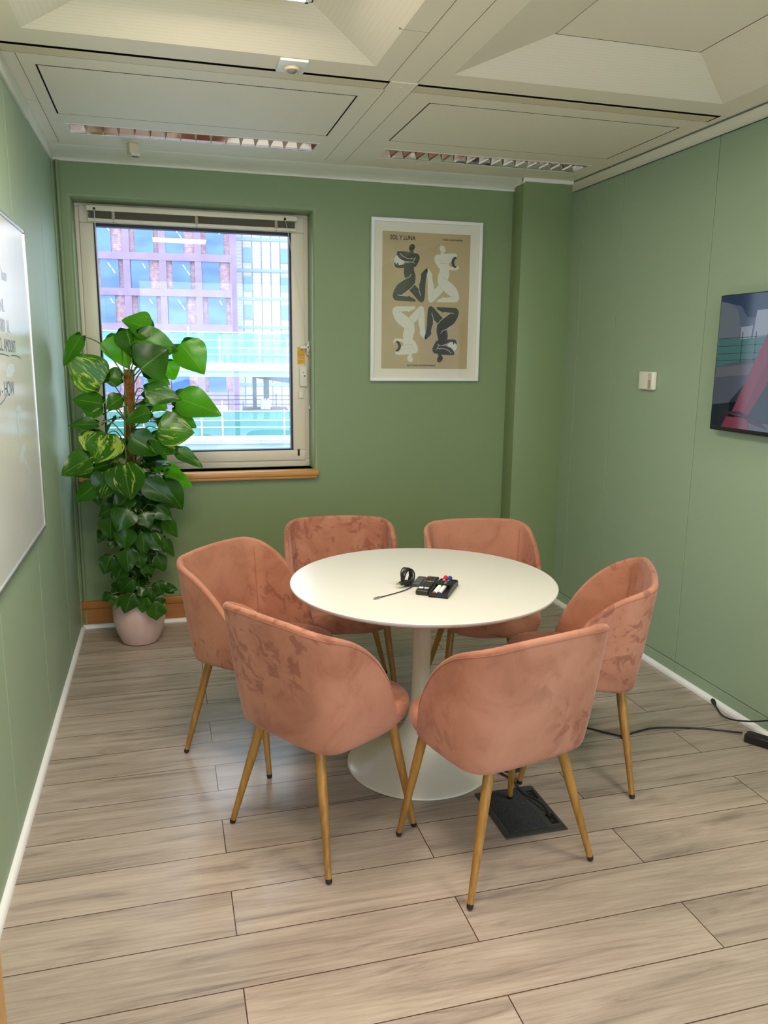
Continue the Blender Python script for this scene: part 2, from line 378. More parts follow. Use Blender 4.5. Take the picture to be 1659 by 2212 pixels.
FIG = {
 'body': [(-0.1025,0.288),(-0.0945,0.287),(-0.0835,0.286),(-0.0855,0.276),(-0.0635,0.273),(-0.0505,0.263),(-0.0475,0.246),(-0.0535,0.229),(-0.0705,0.2),(-0.0815,0.196),(-0.0805,0.178),(-0.0725,0.155),(-0.0705,0.136),(-0.0735,0.112),(-0.0785,0.098),(-0.0935,0.08),(-0.1215,0.058),(-0.1565,0.034),(-0.1345,0.03),(-0.1215,0.027),(-0.1075,0.032),(-0.0975,0.025),(-0.0825,0.02),(-0.0685,0.009),(-0.0705,0.001),(-0.1055,0.001),(-0.1515,0.002),(-0.1905,0.004),(-0.2055,0.017),(-0.2095,0.034),(-0.2025,0.058),(-0.1885,0.084),(-0.1665,0.106),(-0.1365,0.128),(-0.1415,0.152),(-0.1435,0.176),(-0.1415,0.19),(-0.1645,0.188),(-0.1875,0.189),(-0.1985,0.197),(-0.2025,0.212),(-0.1965,0.218),(-0.1915,0.206),(-0.1865,0.213),(-0.1795,0.22),(-0.1755,0.204),(-0.1525,0.207),(-0.1405,0.213),(-0.1395,0.228),(-0.1635,0.238),(-0.1815,0.254),(-0.1885,0.271),(-0.1855,0.28),(-0.1735,0.283),(-0.1455,0.282),(-0.1175,0.28),(-0.1065,0.28)],
 'leg': [(-0.1095,0.068),(-0.0905,0.048),(-0.0645,0.021),(-0.0485,0.005),(-0.0345,-0.002),(-0.0215,0.0),(-0.0135,0.017),(-0.0095,0.061),(-0.0085,0.109),(-0.0035,0.147),(0.0035,0.176),(0.0015,0.191),(-0.0105,0.187),(-0.0245,0.174),(-0.0375,0.158),(-0.0355,0.144),(-0.0395,0.122),(-0.0455,0.103),(-0.0475,0.089),(-0.0485,0.074),(-0.0605,0.083),(-0.0785,0.097),(-0.0915,0.08)],
 'head': [(-0.0785,0.308),(-0.0805,0.3),(-0.0855,0.293),(-0.0915,0.288),(-0.0995,0.286),(-0.1055,0.286),(-0.1105,0.29),(-0.1135,0.296),(-0.1145,0.304),(-0.1115,0.312),(-0.1075,0.319),(-0.1005,0.324),(-0.0935,0.326),(-0.0865,0.325),(-0.0815,0.321),(-0.0785,0.315)],
 'sun': [(-0.1405,0.235),(-0.1415,0.227),(-0.1445,0.22),(-0.1495,0.214),(-0.1565,0.209),(-0.1635,0.206),(-0.1715,0.204),(-0.1795,0.205),(-0.1875,0.208),(-0.1945,0.212),(-0.1995,0.218),(-0.2025,0.225),(-0.2035,0.232),(-0.2025,0.24),(-0.1995,0.247),(-0.1945,0.253),(-0.1885,0.258),(-0.1805,0.261),(-0.1725,0.262),(-0.1645,0.262),(-0.1565,0.259),(-0.1505,0.255),(-0.1455,0.249),(-0.1415,0.242)],
}
FLN = {
 'hip': [(-0.0985,0.156),(-0.1075,0.141),(-0.1205,0.134),(-0.1365,0.128),(-0.1635,0.109)],
 'thigh': [(-0.0785,0.099),(-0.0935,0.08),(-0.1215,0.058),(-0.1565,0.034),(-0.1705,0.035),(-0.1805,0.037)],
 'calf': [(-0.0485,0.089),(-0.0485,0.07),(-0.0425,0.051),(-0.0375,0.035)],
 'arm': [(-0.1685,0.271),(-0.1505,0.255),(-0.1245,0.245),(-0.0995,0.241),(-0.0965,0.248),(-0.0895,0.244),(-0.0795,0.242),(-0.0715,0.253)],
 'arm2': [(-0.1395,0.217),(-0.1095,0.224),(-0.0885,0.223),(-0.0785,0.218)],
 'arm3': [(-0.1395,0.227),(-0.1095,0.225),(-0.0885,0.227),(-0.0715,0.253)],
}

# ------------------------------------------------------------------ room
XL, XR, YB, YN, ZC = -.51, 2.398, 4.655, -1.3, 2.58
bm = bmesh.new(); quad(bm, [(XL, YN, 0), (XR, YN, 0), (XR, YB, 0), (XL, YB, 0)])
for (a, b) in (((XL, YN), (XR, YN)), ((XR, YN), (XR, YB)), ((XR, YB), (XL, YB)), ((XL, YB), (XL, YN))):
    quad(bm, [(*a, 0), (*b, 0), (*b, -.05), (*a, -.05)])
struct('floor', bm, M_floor)

# back wall with a window opening whose edge is rounded into the reveal
OX0, OX1, OZ0, OZ1 = -.428, .848, .886, 2.352
bm = bmesh.new()
def rect_loop(o, y): return [bm.verts.new(p) for p in ((OX0 - o, y, OZ0 - o * .2), (OX1 + o, y, OZ0 - o * .2), (OX1 + o, y, OZ1 + o), (OX0 - o, y, OZ1 + o))]
RB = .022
loops = [[bm.verts.new(p) for p in ((XL - .1, YB, -.02), (XR + .1, YB, -.02), (XR + .1, YB, 2.72), (XL - .1, YB, 2.72))]]
for k in range(6):
    a = k / 5 * PI / 2; loops.append(rect_loop(RB * (1 - math.sin(a)), YB + RB * (1 - math.cos(a))))
loops.append(rect_loop(0, YB + .30))
for A, B in zip(loops, loops[1:]):
    for i in range(4): bm.faces.new([A[i], A[(i + 1) % 4], B[(i + 1) % 4], B[i]])
struct('wall_back', bm, M_wall, True)
bm = bmesh.new(); box(bm, (2.072, 4.512, 0), (XR + .02, YB + .01, 2.60), .004); struct('wall_pillar', bm, M_wall, True)

# right and left partitions: vinyl panels with narrow joints
def partition(name, x, sgn, seams, ylim, zcuts):
    bm = bmesh.new(); box(bm, (x + sgn * .006, ylim[0] - .05, -.02), (x + sgn * .06, ylim[1] + .05, 2.72), 0, mi=1)
    ys = [ylim[0]] + seams + [ylim[1]]
    for a, b in zip(ys, ys[1:]):
        for z0, z1 in zip(zcuts, zcuts[1:]):
            box(bm, (x, a + .0018, z0 + (.002 if z0 > 0 else 0)), (x + sgn * .012, b - .0018, z1 - .002), .0015, 1)
    return struct(name, bm, [M_panel, M_groove])
partition('wall_right', XR, 1, [-.5, .28, 1.06, 1.84, 2.62 - .19, 3.205, 3.965, 4.372], (YN, 4.56), [0, .078, 2.66])
partition('wall_left', XL, -1, [-.59, .19, .97, 1.75, 2.53, 3.315, 4.09], (YN, YB), [0, 2.66])
# near wall, behind the camera: a wide glazed opening, added unseen to fill the room with sky light
WX0, WX1, WZ0, WZ1 = -.30, 2.20, .12, 2.46
bm = bmesh.new()
for a, b in (((XL - .1, -.02), (WX0, 2.72)), ((WX1, -.02), (XR + .1, 2.72)), ((WX0, -.02), (WX1, WZ0)), ((WX0, WZ1), (WX1, 2.72))): box(bm, (a[0], YN - .1, a[1]), (b[0], YN, b[1]))
struct('wall_near', bm, M_white)
t = thing('added_fill_window', None, None, ((WX0 + WX1) / 2, YN, WZ0)); t['kind'] = 'structure'
bm = bmesh.new(); hx = (WX1 - WX0) / 2; hz = WZ1 - WZ0
for a, b in (((-hx, 0), (hx, .05)), ((-hx, hz - .05), (hx, hz)), ((-hx, 0), (-hx + .05, hz)), ((hx - .05, 0), (hx, hz)), ((-.03, 0), (.03, hz))): box(bm, (a[0], -.08, a[1]), (b[0], -.02, b[1]), .003)
obj('window_frame', bm, M_white, t)
bm = bmesh.new(); box(bm, (-hx, -.052, .02), (hx, -.048, hz - .02)); obj('pane', bm, M_glass, t)

# ceiling plane with coffers, grooves, light troughs and service slots cut into it
holes = []          # (x0,x1,y0,y1,kind)
COLS = [(-.395, .780), (1.075, 2.240)]; ROWS = [(1.83, 3.0), (.49, 1.66), (-.85, .32)]
for cxr in COLS:
    for r in ROWS: holes.append((*cxr, *r, 'coffer'))
holes += [(-.495, .875, 3.138, 3.235, 'slot'), (.985, 2.345, 3.138, 3.235, 'slot')]
TRO = [(-.385, .790, 4.112, 4.292), (1.120, 2.280, 4.112, 4.300)]
for t in TRO: holes.append((*t, 'trough'))
def ring(x0, x1, y0, y1, w):
    return [(x0, x1, y0, y0 + w, 'groove'), (x0, x1, y1 - w * .5, y1, 'groove'), (x0, x0 + w, y0 + w, y1 - w * .5, 'groove'), (x1 - w, x1, y0 + w, y1 - w * .5, 'groove')]
holes += ring(-.400, .797, 3.343, 3.970, .007) + ring(1.098, 2.285, 3.343, 3.962, .006)
for x in (.880, .986): holes.append((x, x + .0022, 3.235, 4.44, 'seam'))
for x in (.866, .976): holes.append((x, x + .0022, 1.70, 3.138, 'seam'))
holes += [(-.452, -.450, 3.24, 4.48, 'seam'), (-.508, -.452, 3.80, 3.802, 'seam')]
holes += [(.766, .868, 2.655, 2.657, 'seam')]
CX0, CX1, CY0, CY1 = XL, 2.388, YN, 4.52
xs = sorted(set([CX0, CX1] + [h[0] for h in holes] + [h[1] for h in holes])); ys = sorted(set([CY0, CY1] + [h[2] for h in holes] + [h[3] for h in holes]))
bm = bmesh.new(); vc = {}
def cv(x, y, z=ZC):
    k = (round(x, 5), round(y, 5), round(z, 5))
    if k not in vc: vc[k] = bm.verts.new((x, y, z))
    return vc[k]
for i in range(len(xs) - 1):
    for j in range(len(ys) - 1):
        mx_, my_ = (xs[i] + xs[i + 1]) / 2, (ys[j] + ys[j + 1]) / 2
        if any(h[0] < mx_ < h[1] and h[2] < my_ < h[3] for h in holes): continue
        perf = (my_ > 3.235 and my_ < 4.10 and (-.45 < mx_ < .86 or 1.0 < mx_ < 2.34))
        inner = perf and ((-.393 < mx_ < .79 or 1.104 < mx_ < 2.279) and 3.35 < my_ < 3.966)
        f = bm.faces.new([cv(xs[i], ys[j]), cv(xs[i], ys[j + 1]), cv(xs[i + 1], ys[j + 1]), cv(xs[i + 1], ys[j])]); f.material_index = 1 if perf else 0
INNER = []
for (x0, x1, y0, y1, kd) in holes:
    R0 = [(x0, y0), (x1, y0), (x1, y1), (x0, y1)]
    if kd == 'coffer':
        a0, a1, b0, b1 = x0 + .305, x1 - .265, y0 + .20, y1 - .20
        R1 = [(a0, b0), (a1, b0), (a1, b1), (a0, b1)]; z1 = 2.68; INNER.append((a0, a1, b0, b1))
        for i in range(4):
            j = (i + 1) % 4; quad(bm, [(*R0[i], ZC), (*R0[j], ZC), (*R1[j], z1), (*R1[i], z1)], 1 if i in (2, 1, 0) else 1)
        g = .004
        R2 = [(a0 + g, b0 + g), (a1 - g, b0 + g), (a1 - g, b1 - g), (a0 + g, b1 - g)]
        for i in range(4):
            j = (i + 1) % 4; quad(bm, [(*R1[i], z1), (*R1[j], z1), (*R1[j], z1 + .02), (*R1[i], z1 + .02)], 2)
        quad(bm, [(*p, z1 + .02) for p in R1], 2)
        if len(INNER) in (2, 3, 5, 6) and False: pass
    elif kd == 'trough': pass
    else:
        d = {'slot': .07, 'groove': .012, 'seam': .006}[kd]; mi = {'slot': 2, 'groove': 2, 'seam': 3}[kd]
        for i in range(4):
            j = (i + 1) % 4; quad(bm, [(*R0[i], ZC), (*R0[j], ZC), (*R0[j], ZC + d), (*R0[i], ZC + d)], mi)
        quad(bm, [(*p, ZC + d) for p in R0], mi)
# lid above everything so no light leaks in
box(bm, (XL - .1, YN - .1, 2.76), (XR + .1, YB + .35, 2.80), mi=2)
struct('ceiling', bm, [M_ceil, M_perf, M_dark, M_seam])
# rails lying in the service slots, junction plate
bm = bmesh.new()
for x0, x1 in ((-.493, .872), (.988, 2.335)):
    box(bm, (x0, 3.163, ZC - .001), (x1, 3.231, ZC + .0015), .001, 1)
struct('trim_1', bm, M_rail)
bm = bmesh.new(); box(bm, (.878, 3.134, ZC - .003), (.984, 3.238, ZC + .01), .001, 1)
bmesh.ops.create_cone(bm, cap_ends=True, segments=20, radius1=.008, radius2=.008, depth=.003, matrix=Matrix.Translation((.931, 3.188, ZC - .0035)))
struct('trim_2', bm, M_ceil)
# sloping plaster cove along the window wall
bm = bmesh.new()
pr = [(4.515, ZC), (4.525, ZC - .004), (4.600, ZC - .022), (4.640, ZC - .036), (4.650, ZC - .044), (4.660, ZC - .046)]
for (a, za), (b, zb) in zip(pr, pr[1:]): quad(bm, [(XL, a, za), (2.074, a, za), (2.074, b, zb), (XL, b, zb)])
box(bm, (2.062, 4.498, ZC - .020), (2.388, 4.516, ZC + .002), .002, 1); box(bm, (2.062, 4.500, ZC - .03), (2.074, 4.66, ZC + .002), .001, 1)
box(bm, (XL, 4.640, ZC - .052), (2.074, 4.656, ZC - .040), .003, 2)
struct('trim_3', bm, M_cove, True)
bm = bmesh.new(); box(bm, (2.384, YN, 2.520), (2.400, 4.512, 2.572), .003, 2)
box(bm, (2.372, YN, 2.520), (2.400, 4.512, 2.524), .001, 1); struct('trim_4', bm, M_cove, True)
bm = bmesh.new(); box(bm, (XL - .002, YN, 2.512), (-.497, 3.83, ZC), .004, 2); box(bm, (XL - .002, 3.83, 2.520), (-.500, YB, ZC), .004, 2); struct('trim_5', bm, M_cove, True)
# floor trims
def qround(bm, a, b, nrm, s=.020):
    pts = [(0, 0), (s, 0)] + [(s * math.cos(t), .004 + s * math.sin(t)) for t in [i * PI / 12 for i in range(1, 6)]] + [(0, s + .004)]
    A = [bm.verts.new((a[0] + nrm[0] * u, a[1] + nrm[1] * u, w)) for u, w in pts]; B = [bm.verts.new((b[0] + nrm[0] * u, b[1] + nrm[1] * u, w)) for u, w in pts]
    for i in range(len(pts)): bm.faces.new([A[i], A[(i + 1) % len(pts)], B[(i + 1) % len(pts)], B[i]])
    bm.faces.new(A); bm.faces.new(B[::-1])
bm = bmesh.new(); qround(bm, (XR, YN), (XR, 4.512), (-1, 0)); struct('baseboard_right', bm, M_white, True)
bm = bmesh.new(); qround(bm, (XL, YN), (XL, YB), (1, 0), .019); struct('baseboard_left', bm, M_white, True)
bm = bmesh.new()
box(bm, (XL, 4.637, 0), (2.074, 4.657, .118), .002, 1); box(bm, (XL, 4.630, .112), (2.074, 4.657, .158), .008, 3)
struct('baseboard_back', bm, M_skirt, True)
bm = bmesh.new(); qround(bm, (XL, 4.638), (2.074, 4.638), (0, -1), .017); qround(bm, (2.072, 4.514), (XR, 4.514), (0, -1), .017); struct('trim_6', bm, M_white, True)
# painted half round conduit in the left corner
bm = bmesh.new(); tube(bm, [(-.487, 4.645, .02), (-.487, 4.645, 2.53)], .010, 12); tube(bm, [(-.507, 4.60, .02), (-.507, 4.60, 2.53)], .006, 8)
struct('trim_7', bm, M_wall, True)
# door at the near left
t = thing('door_1', None, None, (XL, 1.42, 0)); t['kind'] = 'structure'
bm = bmesh.new(); box(bm, (-.01, .10, 0), (.138, .155, 2.1), .004); box(bm, (-.01, -1.0, 0), (.138, -.945, 2.1), .004); box(bm, (-.01, -1.0, 2.045), (.138, .155, 2.1), .004)
obj('door_frame', bm, M_door, t)
bm = bmesh.new(); box(bm, (0, -.945, .005), (.04, .10, 2.045), .002); obj('door_leaf', bm, M_door, t)
bm = bmesh.new(); tube(bm, [(.03, 0, 1.0), (.09, 0, 1.0), (.09, -.12, 1.0)], .009, 10); obj('door_handle', bm, M_alu, t)

# ------------------------------------------------------------------ window
win = thing('window_1', None, None, (.21, 4.80, OZ0)); win['kind'] = 'structure'
wl = lambda x, y, z: (x - .21, y - 4.80, z - OZ0)
def frame_ring(bm, x0, x1, z0, z1, w, y0, y1, bev=.004):
    for a, b in (((x0, z0), (x1, z0 + w[0])), ((x0, z1 - w[1]), (x1, z1)), ((x0, z0 + w[0]), (x0 + w[2], z1 - w[1])), ((x1 - w[3], z0 + w[0]), (x1, z1 - w[1]))):
        box(bm, wl(a[0], y0, a[1]), wl(b[0], y1, b[1]), bev, 2)
bm = bmesh.new(); frame_ring(bm, OX0, OX1, OZ0, OZ1, (.045, .02, .022, .03), 4.800, 4.87); obj('window_frame', bm, M_frame, win, True)
bm = bmesh.new(); frame_ring(bm, -.406, .822, .925, 2.336, (.062, .086, .072, .076), 4.786, 4.86, .005)
obj('window_sash', bm, M_frame, win, True)
bm = bmesh.new(); frame_ring(bm, -.340, .752, .980, 2.256, (.015, .022, .017, .017), 4.793, 4.845, .001); obj('gasket', bm, M_gasket, win)
bm = bmesh.new(); box(bm, wl(-.33, 4.826, .985), wl(.744, 4.830, 2.246))
for v in bm.verts: v.co.y -= .0035 * (v.co.z - .73)      # the pane is not quite plumb
obj('pane', bm, M_glass, win)
hd = None
bm = bmesh.new(); box(bm, wl(.828, 4.772, 1.555), wl(.850, 4.800, 1.640), .006, 3); box(bm, wl(.790, 4.752, 1.592), wl(.848, 4.768, 1.612), .005, 3); box(bm, wl(.828, 4.752, 1.575), wl(.846, 4.790, 1.625), .006, 3)
hd = obj('window_handle', bm, M_plastic, win, True, 'white lever handle on the right of the sash')
bm = bmesh.new(); box(bm, wl(.786, 4.762, 1.372), wl(.830, 4.787, 1.490), .004, 2); lk = obj('window_lock', bm, M_plastic, win, True, 'white lock box with a round key hole')
bm = bmesh.new(); bmesh.ops.create_cone(bm, cap_ends=True, segments=24, radius1=.010, radius2=.010, depth=.008, matrix=Matrix.Translation(wl(.812, 4.759, 1.435)) @ Matrix.Rotation(PI / 2, 4, 'X')); obj('key_barrel', bm, M_white, lk, True)
bm = bmesh.new(); bmesh.ops.create_cone(bm, cap_ends=True, segments=16, radius1=.0045, radius2=.0045, depth=.004, matrix=Matrix.Translation(wl(.814, 4.754, 1.434)) @ Matrix.Rotation(PI / 2, 4, 'X'))
obj('key_hole', bm, M_blackrub, lk)
bm = bmesh.new(); bmesh.ops.create_cone(bm, cap_ends=True, segments=12, radius1=.0028, radius2=.0028, depth=.004, matrix=Matrix.Translation(wl(.808, 4.761, 1.455)) @ Matrix.Rotation(PI / 2, 4, 'X')); obj('indicator', bm, mat('red_dot', (.5, .03, .02), .4), lk)
bm = bmesh.new(); box(bm, wl(.780, 4.768, 1.300), wl(.808, 4.787, 1.344), .004, 2); obj('contact_sensor', bm, M_plastic, win, True)
bm = bmesh.new(); box(bm, wl(.772, 4.782, .952), wl(.784, 4.787, .992), .001, 1); tube(bm, [wl(.776, 4.781, .960), wl(.776, 4.781, .985)], .003, 6); obj('latch', bm, M_dark, win)
# warning sticker
M_yel = mat('yellow_label', (.85, .47, .02), .45); M_ink = mat('brown_print', (.22, .09, .01), .6)
bm = bmesh.new(); box(bm, wl(.776, 4.7845, 1.500), wl(.822, 4.7858, 1.602)); stk = obj('warning_label', bm, M_yel, win, False, 'yellow danger sticker with a triangle')
bm = bmesh.new(); tri = [(.799, 1.597), (.780, 1.567), (.818, 1.567)]
for i in range(3):
    a, b = tri[i], tri[(i + 1) % 3]; tube(bm, [wl(a[0], 4.7842, a[1]), wl(b[0], 4.7842, b[1])], .0009, 4)
tube(bm, [wl(.799, 4.7842, 1.588), wl(.799, 4.7842, 1.576)], .0011, 4); tube(bm, [wl(.799, 4.7842, 1.5725), wl(.799, 4.7842, 1.570)], .0011, 4)
obj('triangle_symbol', bm, M_ink, stk)
def wtext(name, s, size, x, z, m, parent, y=4.7840, bold=0, sx=1): return text_mesh(name, s, size, m, parent, lambda a, b: Vector(wl(x + a, y, z + b)), bold, sx)
wtext('danger_lettering', 'DANGER', .0105, .7785, 1.553, M_ink, stk, bold=.0002, sx=.9)
wtext('small_lettering', 'DO NOT\nTOUCH', .0078, .786, 1.541, M_ink, stk)
wtext('small_lettering', 'IN CASE OF\nEMERGENCY\nPULL', .0066, .780, 1.520, M_ink, stk)
# window board (lift-off timber sill)
bm = bmesh.new(); box(bm, (-.475, 4.602, .853), (.872, 4.80, .886), .009, 3); box(bm, (-.46, 4.612, .838), (.858, 4.655, .856), .004, 2)
o = obj('window_sill', bm, M_sill, None, True); tag(o, None, None, None, 'structure'); o.name = 'trim_8'
# venetian blind, pulled up
bl = thing('venetian_blind', 'raised beige slatted blind bunched under the window head', 'blind', (.207, 4.755, 2.24))
bw_ = lambda x, y, z: (x - .207, y - 4.755, z - 2.24)
bm = bmesh.new(); box(bm, bw_(-.362, 4.738, 2.306), bw_(.775, 4.778, 2.334), .003, 2); obj('head_rail', bm, M_frame, bl, True)
M_slat = mat('grey_beige_slat', (.30, .27, .19), .5)
for k in range(14):
    z = 2.271 + k * .0024; bm = bmesh.new(); dx = random.uniform(-.0015, .0015); dy = random.uniform(-.0008, .0008)
    P = [(-.0125, -.0006), (0, .0008), (.0125, -.0006)]
    A = [bm.verts.new(bw_(-.352 + dx, 4.757 + u + dy, z + w)) for u, w in P]; B = [bm.verts.new(bw_(.765 + dx, 4.757 + u + dy, z + w)) for u, w in P]
    A2 = [bm.verts.new(v.co + Vector((0, 0, .0007))) for v in A]; B2 = [bm.verts.new(v.co + Vector((0, 0, .0007))) for v in B]
    for i in range(2): bm.faces.new([A[i], A[i + 1], B[i + 1], B[i]]); bm.faces.new([A2[i], A2[i + 1], B2[i + 1], B2[i]])
    bm.faces.new([A[0], B[0], B2[0], A2[0]]); bm.faces.new([A[2], B[2], B2[2], A2[2]])
    obj('slat', bm, M_slat, bl)
bm = bmesh.new(); box(bm, bw_(-.358, 4.744, 2.252), bw_(.770, 4.771, 2.269), .004, 3); obj('bottom_rail', bm, M_frame, bl, True)
M_tape = mat('ladder_tape', (.45, .40, .30), .8)
for x in (-.226, .213, .655):
    bm = bmesh.new(); box(bm, bw_(x - .008, 4.7395, 2.262), bw_(x + .008, 4.7415, 2.308), .0005, 1); box(bm, bw_(x - .004, 4.741, 2.247), bw_(x + .004, 4.748, 2.255), .001, 1); obj('ladder_tape', bm, M_tape, bl)
for x in (-.322, .705):
    bm = bmesh.new(); box(bm, bw_(x - .006, 4.734, 2.308), bw_(x + .006, 4.7385, 2.322), .0005, 1); obj('cord_lock', bm, M_dark, bl)
M_cord = mat('clear_cord', (.65, .66, .68), .3)
bm = bmesh.new(); tube(bm, [bw_(-.322, 4.735, 2.312), bw_(-.318, 4.735, 1.7), bw_(-.318, 4.735, 1.12)], .0026, 8); obj('tilt_wand', bm, M_cord, bl, True)
bm = bmesh.new(); P = catmull([bw_(.705, 4.735, 2.312), bw_(.722, 4.735, 2.24), bw_(.748, 4.75, 2.10), bw_(.79, 4.765, 1.90), bw_(.840, 4.76, 1.60), bw_(.846, 4.76, 1.45), bw_(.842, 4.76, 1.26)], 6)
tube(bm, P, .0014, 6); lathe(bm, [(0, -.0), (.003, 0), (.007, -.02), (.006, -.024), (0, -.024)], n=12)
obj('pull_cord', bm, M_plastic, bl, True)
for v in bpy.data.objects['pull_cord'].data.vertices:
    if abs(v.co.x) < .01 and abs(v.co.y) < .01 and abs(v.co.z) < .03: v.co += Vector(bw_(.842, 4.76, 1.262))

# ------------------------------------------------------------------ ceiling lamps
LIT = {0, 1, 4}       # indices into INNER: left near-far row, left middle, right middle
M_ceilp = M_ceil
for i, (a0, a1, b0, b1) in enumerate(INNER):
    z = 2.68; g = .004
    bm = bmesh.new(); box(bm, (a0 + g, b0 + g, z), (a1 - g, b1 - g, z + .012)); struct('ceiling_panel', bm, M_ceil).name = 'trim_%d' % (20 + i)
    if i in LIT:
        t = thing('ceiling_lamp', ['lit square panel lamp in the left ceiling coffer nearest the window', 'lit panel lamp in the left ceiling coffer above the camera', 'lit panel lamp in the left rear ceiling coffer behind the camera', '', 'lit panel lamp in the right ceiling coffer above the camera', 'lit panel lamp in the right rear ceiling coffer behind the camera'][i], 'ceiling lamp', ((a0 + a1) / 2, (b0 + b1) / 2, z))
        hx, hy = (a1 - a0) / 2 - .030, (b1 - b0) / 2 - .088; dz = -.040
        bm = bmesh.new()
        for p, q_ in (((-hx, -hy), (hx, -hy + .012)), ((-hx, hy - .012), (hx, hy)), ((-hx, -hy), (-hx + .012, hy)), ((hx - .012, -hy), (hx, hy))): box(bm, (*p, dz), (*q_, .002), .001, 1)
        obj('lamp_frame', bm, M_white, t)
        bm = bmesh.new(); quad(bm, [(-hx + .012, -hy + .012, dz + .003), (-hx + .012, hy - .012, dz + .003), (hx - .012, hy - .012, dz + .003), (hx - .012, -hy + .012, dz + .003)]); obj('diffuser', bm, M_lamp, t)

# louvred strip lights (switched off), mirror blades
for k, (x0, x1, y0, y1) in enumerate(TRO):
    t = thing('louvre_light', ['unlit strip light with mirrored louvre, left of the two over the window', 'unlit strip light with mirrored louvre, right one above the poster'][k], 'ceiling light', ((x0 + x1) / 2, (y0 + y1) / 2, ZC), 0, None)
    hx, hy = (x1 - x0) / 2, (y1 - y0) / 2; D = .075
    bm = bmesh.new(); e = .010
    for p, q_ in (((-hx, -hy), (hx, -hy + e)), ((-hx, hy - e), (hx, hy)), ((-hx, -hy + e), (-hx + e, hy - e)), ((hx - e, -hy + e), (hx, hy - e))): box(bm, (*p, -.002), (*q_, .002), .0005, 1)
    obj('light_rim', bm, M_white if k == 0 else M_ceil, t)
    ix, iy = hx - e, hy - e
    bm = bmesh.new(); n = 10   # parabolic trough reflector
    prof = []
    for i in range(n + 1):
        s = -1 + 2 * i / n; prof.append((s * iy, D * (1 - abs(s) ** 2.2) + .002))
    for (ya, za), (yb, zb) in zip(prof, prof[1:]): quad(bm, [(-ix, ya, za), (ix, ya, za), (ix, yb, zb), (-ix, yb, zb)])
    for s in (-1, 1): poly2(bm, [(p[0], p[1]) for p in prof], lambda a, b, s=s: Vector((s * ix, a, b)))
    obj('reflector', bm, M_mirror, t, 'all')
    bm = bmesh.new(); tube(bm, [(-ix + .01, 0, D - .028), (ix - .01, 0, D - .028)], .008, 12); obj('tube', bm, M_white, t, True)
    nb = 16
    for i in range(1, nb):
        x = -ix + 2 * ix * i / nb; bm = bmesh.new()
        V = []
        for s in (-1, 1):
            V.append([bm.verts.new((x + s * dx_, yy, zz)) for dx_, yy, zz in ((.0008, -iy, .0), (.0008, iy, .0), (.009, iy * .72, .034), (.009, -iy * .72, .034))])
        A, B = V
        for f in ([A[0], A[1], A[2], A[3]], [B[0], B[1], B[2], B[3]], [A[0], A[1], B[1], B[0]], [A[2], A[3], B[3], B[2]], [A[0], A[3], B[3], B[0]], [A[1], A[2], B[2], B[1]]): bm.faces.new(f)
        obj('louvre_blade', bm, M_mirror, t)
    for s in (-1, 1):
        bm = bmesh.new(); quad(bm, [(-ix, s * iy, 0), (ix, s * iy, 0), (ix, s * iy * .8, .036), (-ix, s * iy * .8, .036)]); box(bm, (-ix, s * iy - .001, 0), (ix, s * iy + .001, .002)); obj('side_mirror', bm, M_mirror, t)

# square presence sensor, drop sensor, flush speaker disc
t = thing('presence_sensor', 'small square white ceiling sensor with a round grey eye', 'sensor', (.489, 3.070, ZC))
bm = bmesh.new(); box(bm, (-.050, -.064, -.010), (.050, .064, -.001), .002, 2); obj('plate', bm, M_white, t, True)
bm = bmesh.new(); lathe(bm, [(.030, -.009), (.030, -.016), (.026, -.021), (.018, -.022)], n=32); obj('collar', bm, M_rail, t, True)
bm = bmesh.new(); lathe(bm, [(.0185, -.0215), (.015, -.027), (.008, -.030), (0, -.031)], n=24); obj('eye', bm, mat('grey_lens', (.20, .20, .18), .3), t, True)
t = thing('smoke_detector', 'cream box shaped detector hanging under the left strip light', 'detector', (-.098, 4.375, ZC))
bm = bmesh.new(); lathe(bm, [(0, -.001), (.052, -.001), (.052, -.004), (.030, -.008), (.0, -.008)], n=40); obj('base_disc', bm, M_plastic, t, True)
bm = bmesh.new(); box(bm, (-.026, -.026, -.060), (.026, .026, -.006), .006, 3, M=Matrix.Rotation(.35, 4, 'Z')); obj('housing', bm, M_rail, t, True)
bm = bmesh.new(); box(bm, (-.018, -.027, -.070), (.024, .010, -.052), .003, 2, M=Matrix.Rotation(.35, 4, 'Z')); obj('sensor_head', bm, M_plastic, t, True)
bm = bmesh.new(); box(bm, (-.014, -.0285, -.072), (.020, -.005, -.068), .001, 1, M=Matrix.Rotation(.35, 4, 'Z')); obj('grille', bm, mat('grey_grille', (.2, .17, .13), .6), t)
bm = bmesh.new()
lathe(bm, [(0, ZC - .0015), (.040, ZC - .0015), (.044, ZC - .0005), (.044, ZC)], (1.418, 4.39), 40)
o = obj('ceiling_disc', bm, M_ceil, None, True); tag(o, 'round cream blanking disc in the ceiling beside the right strip light', 'ceiling disc')

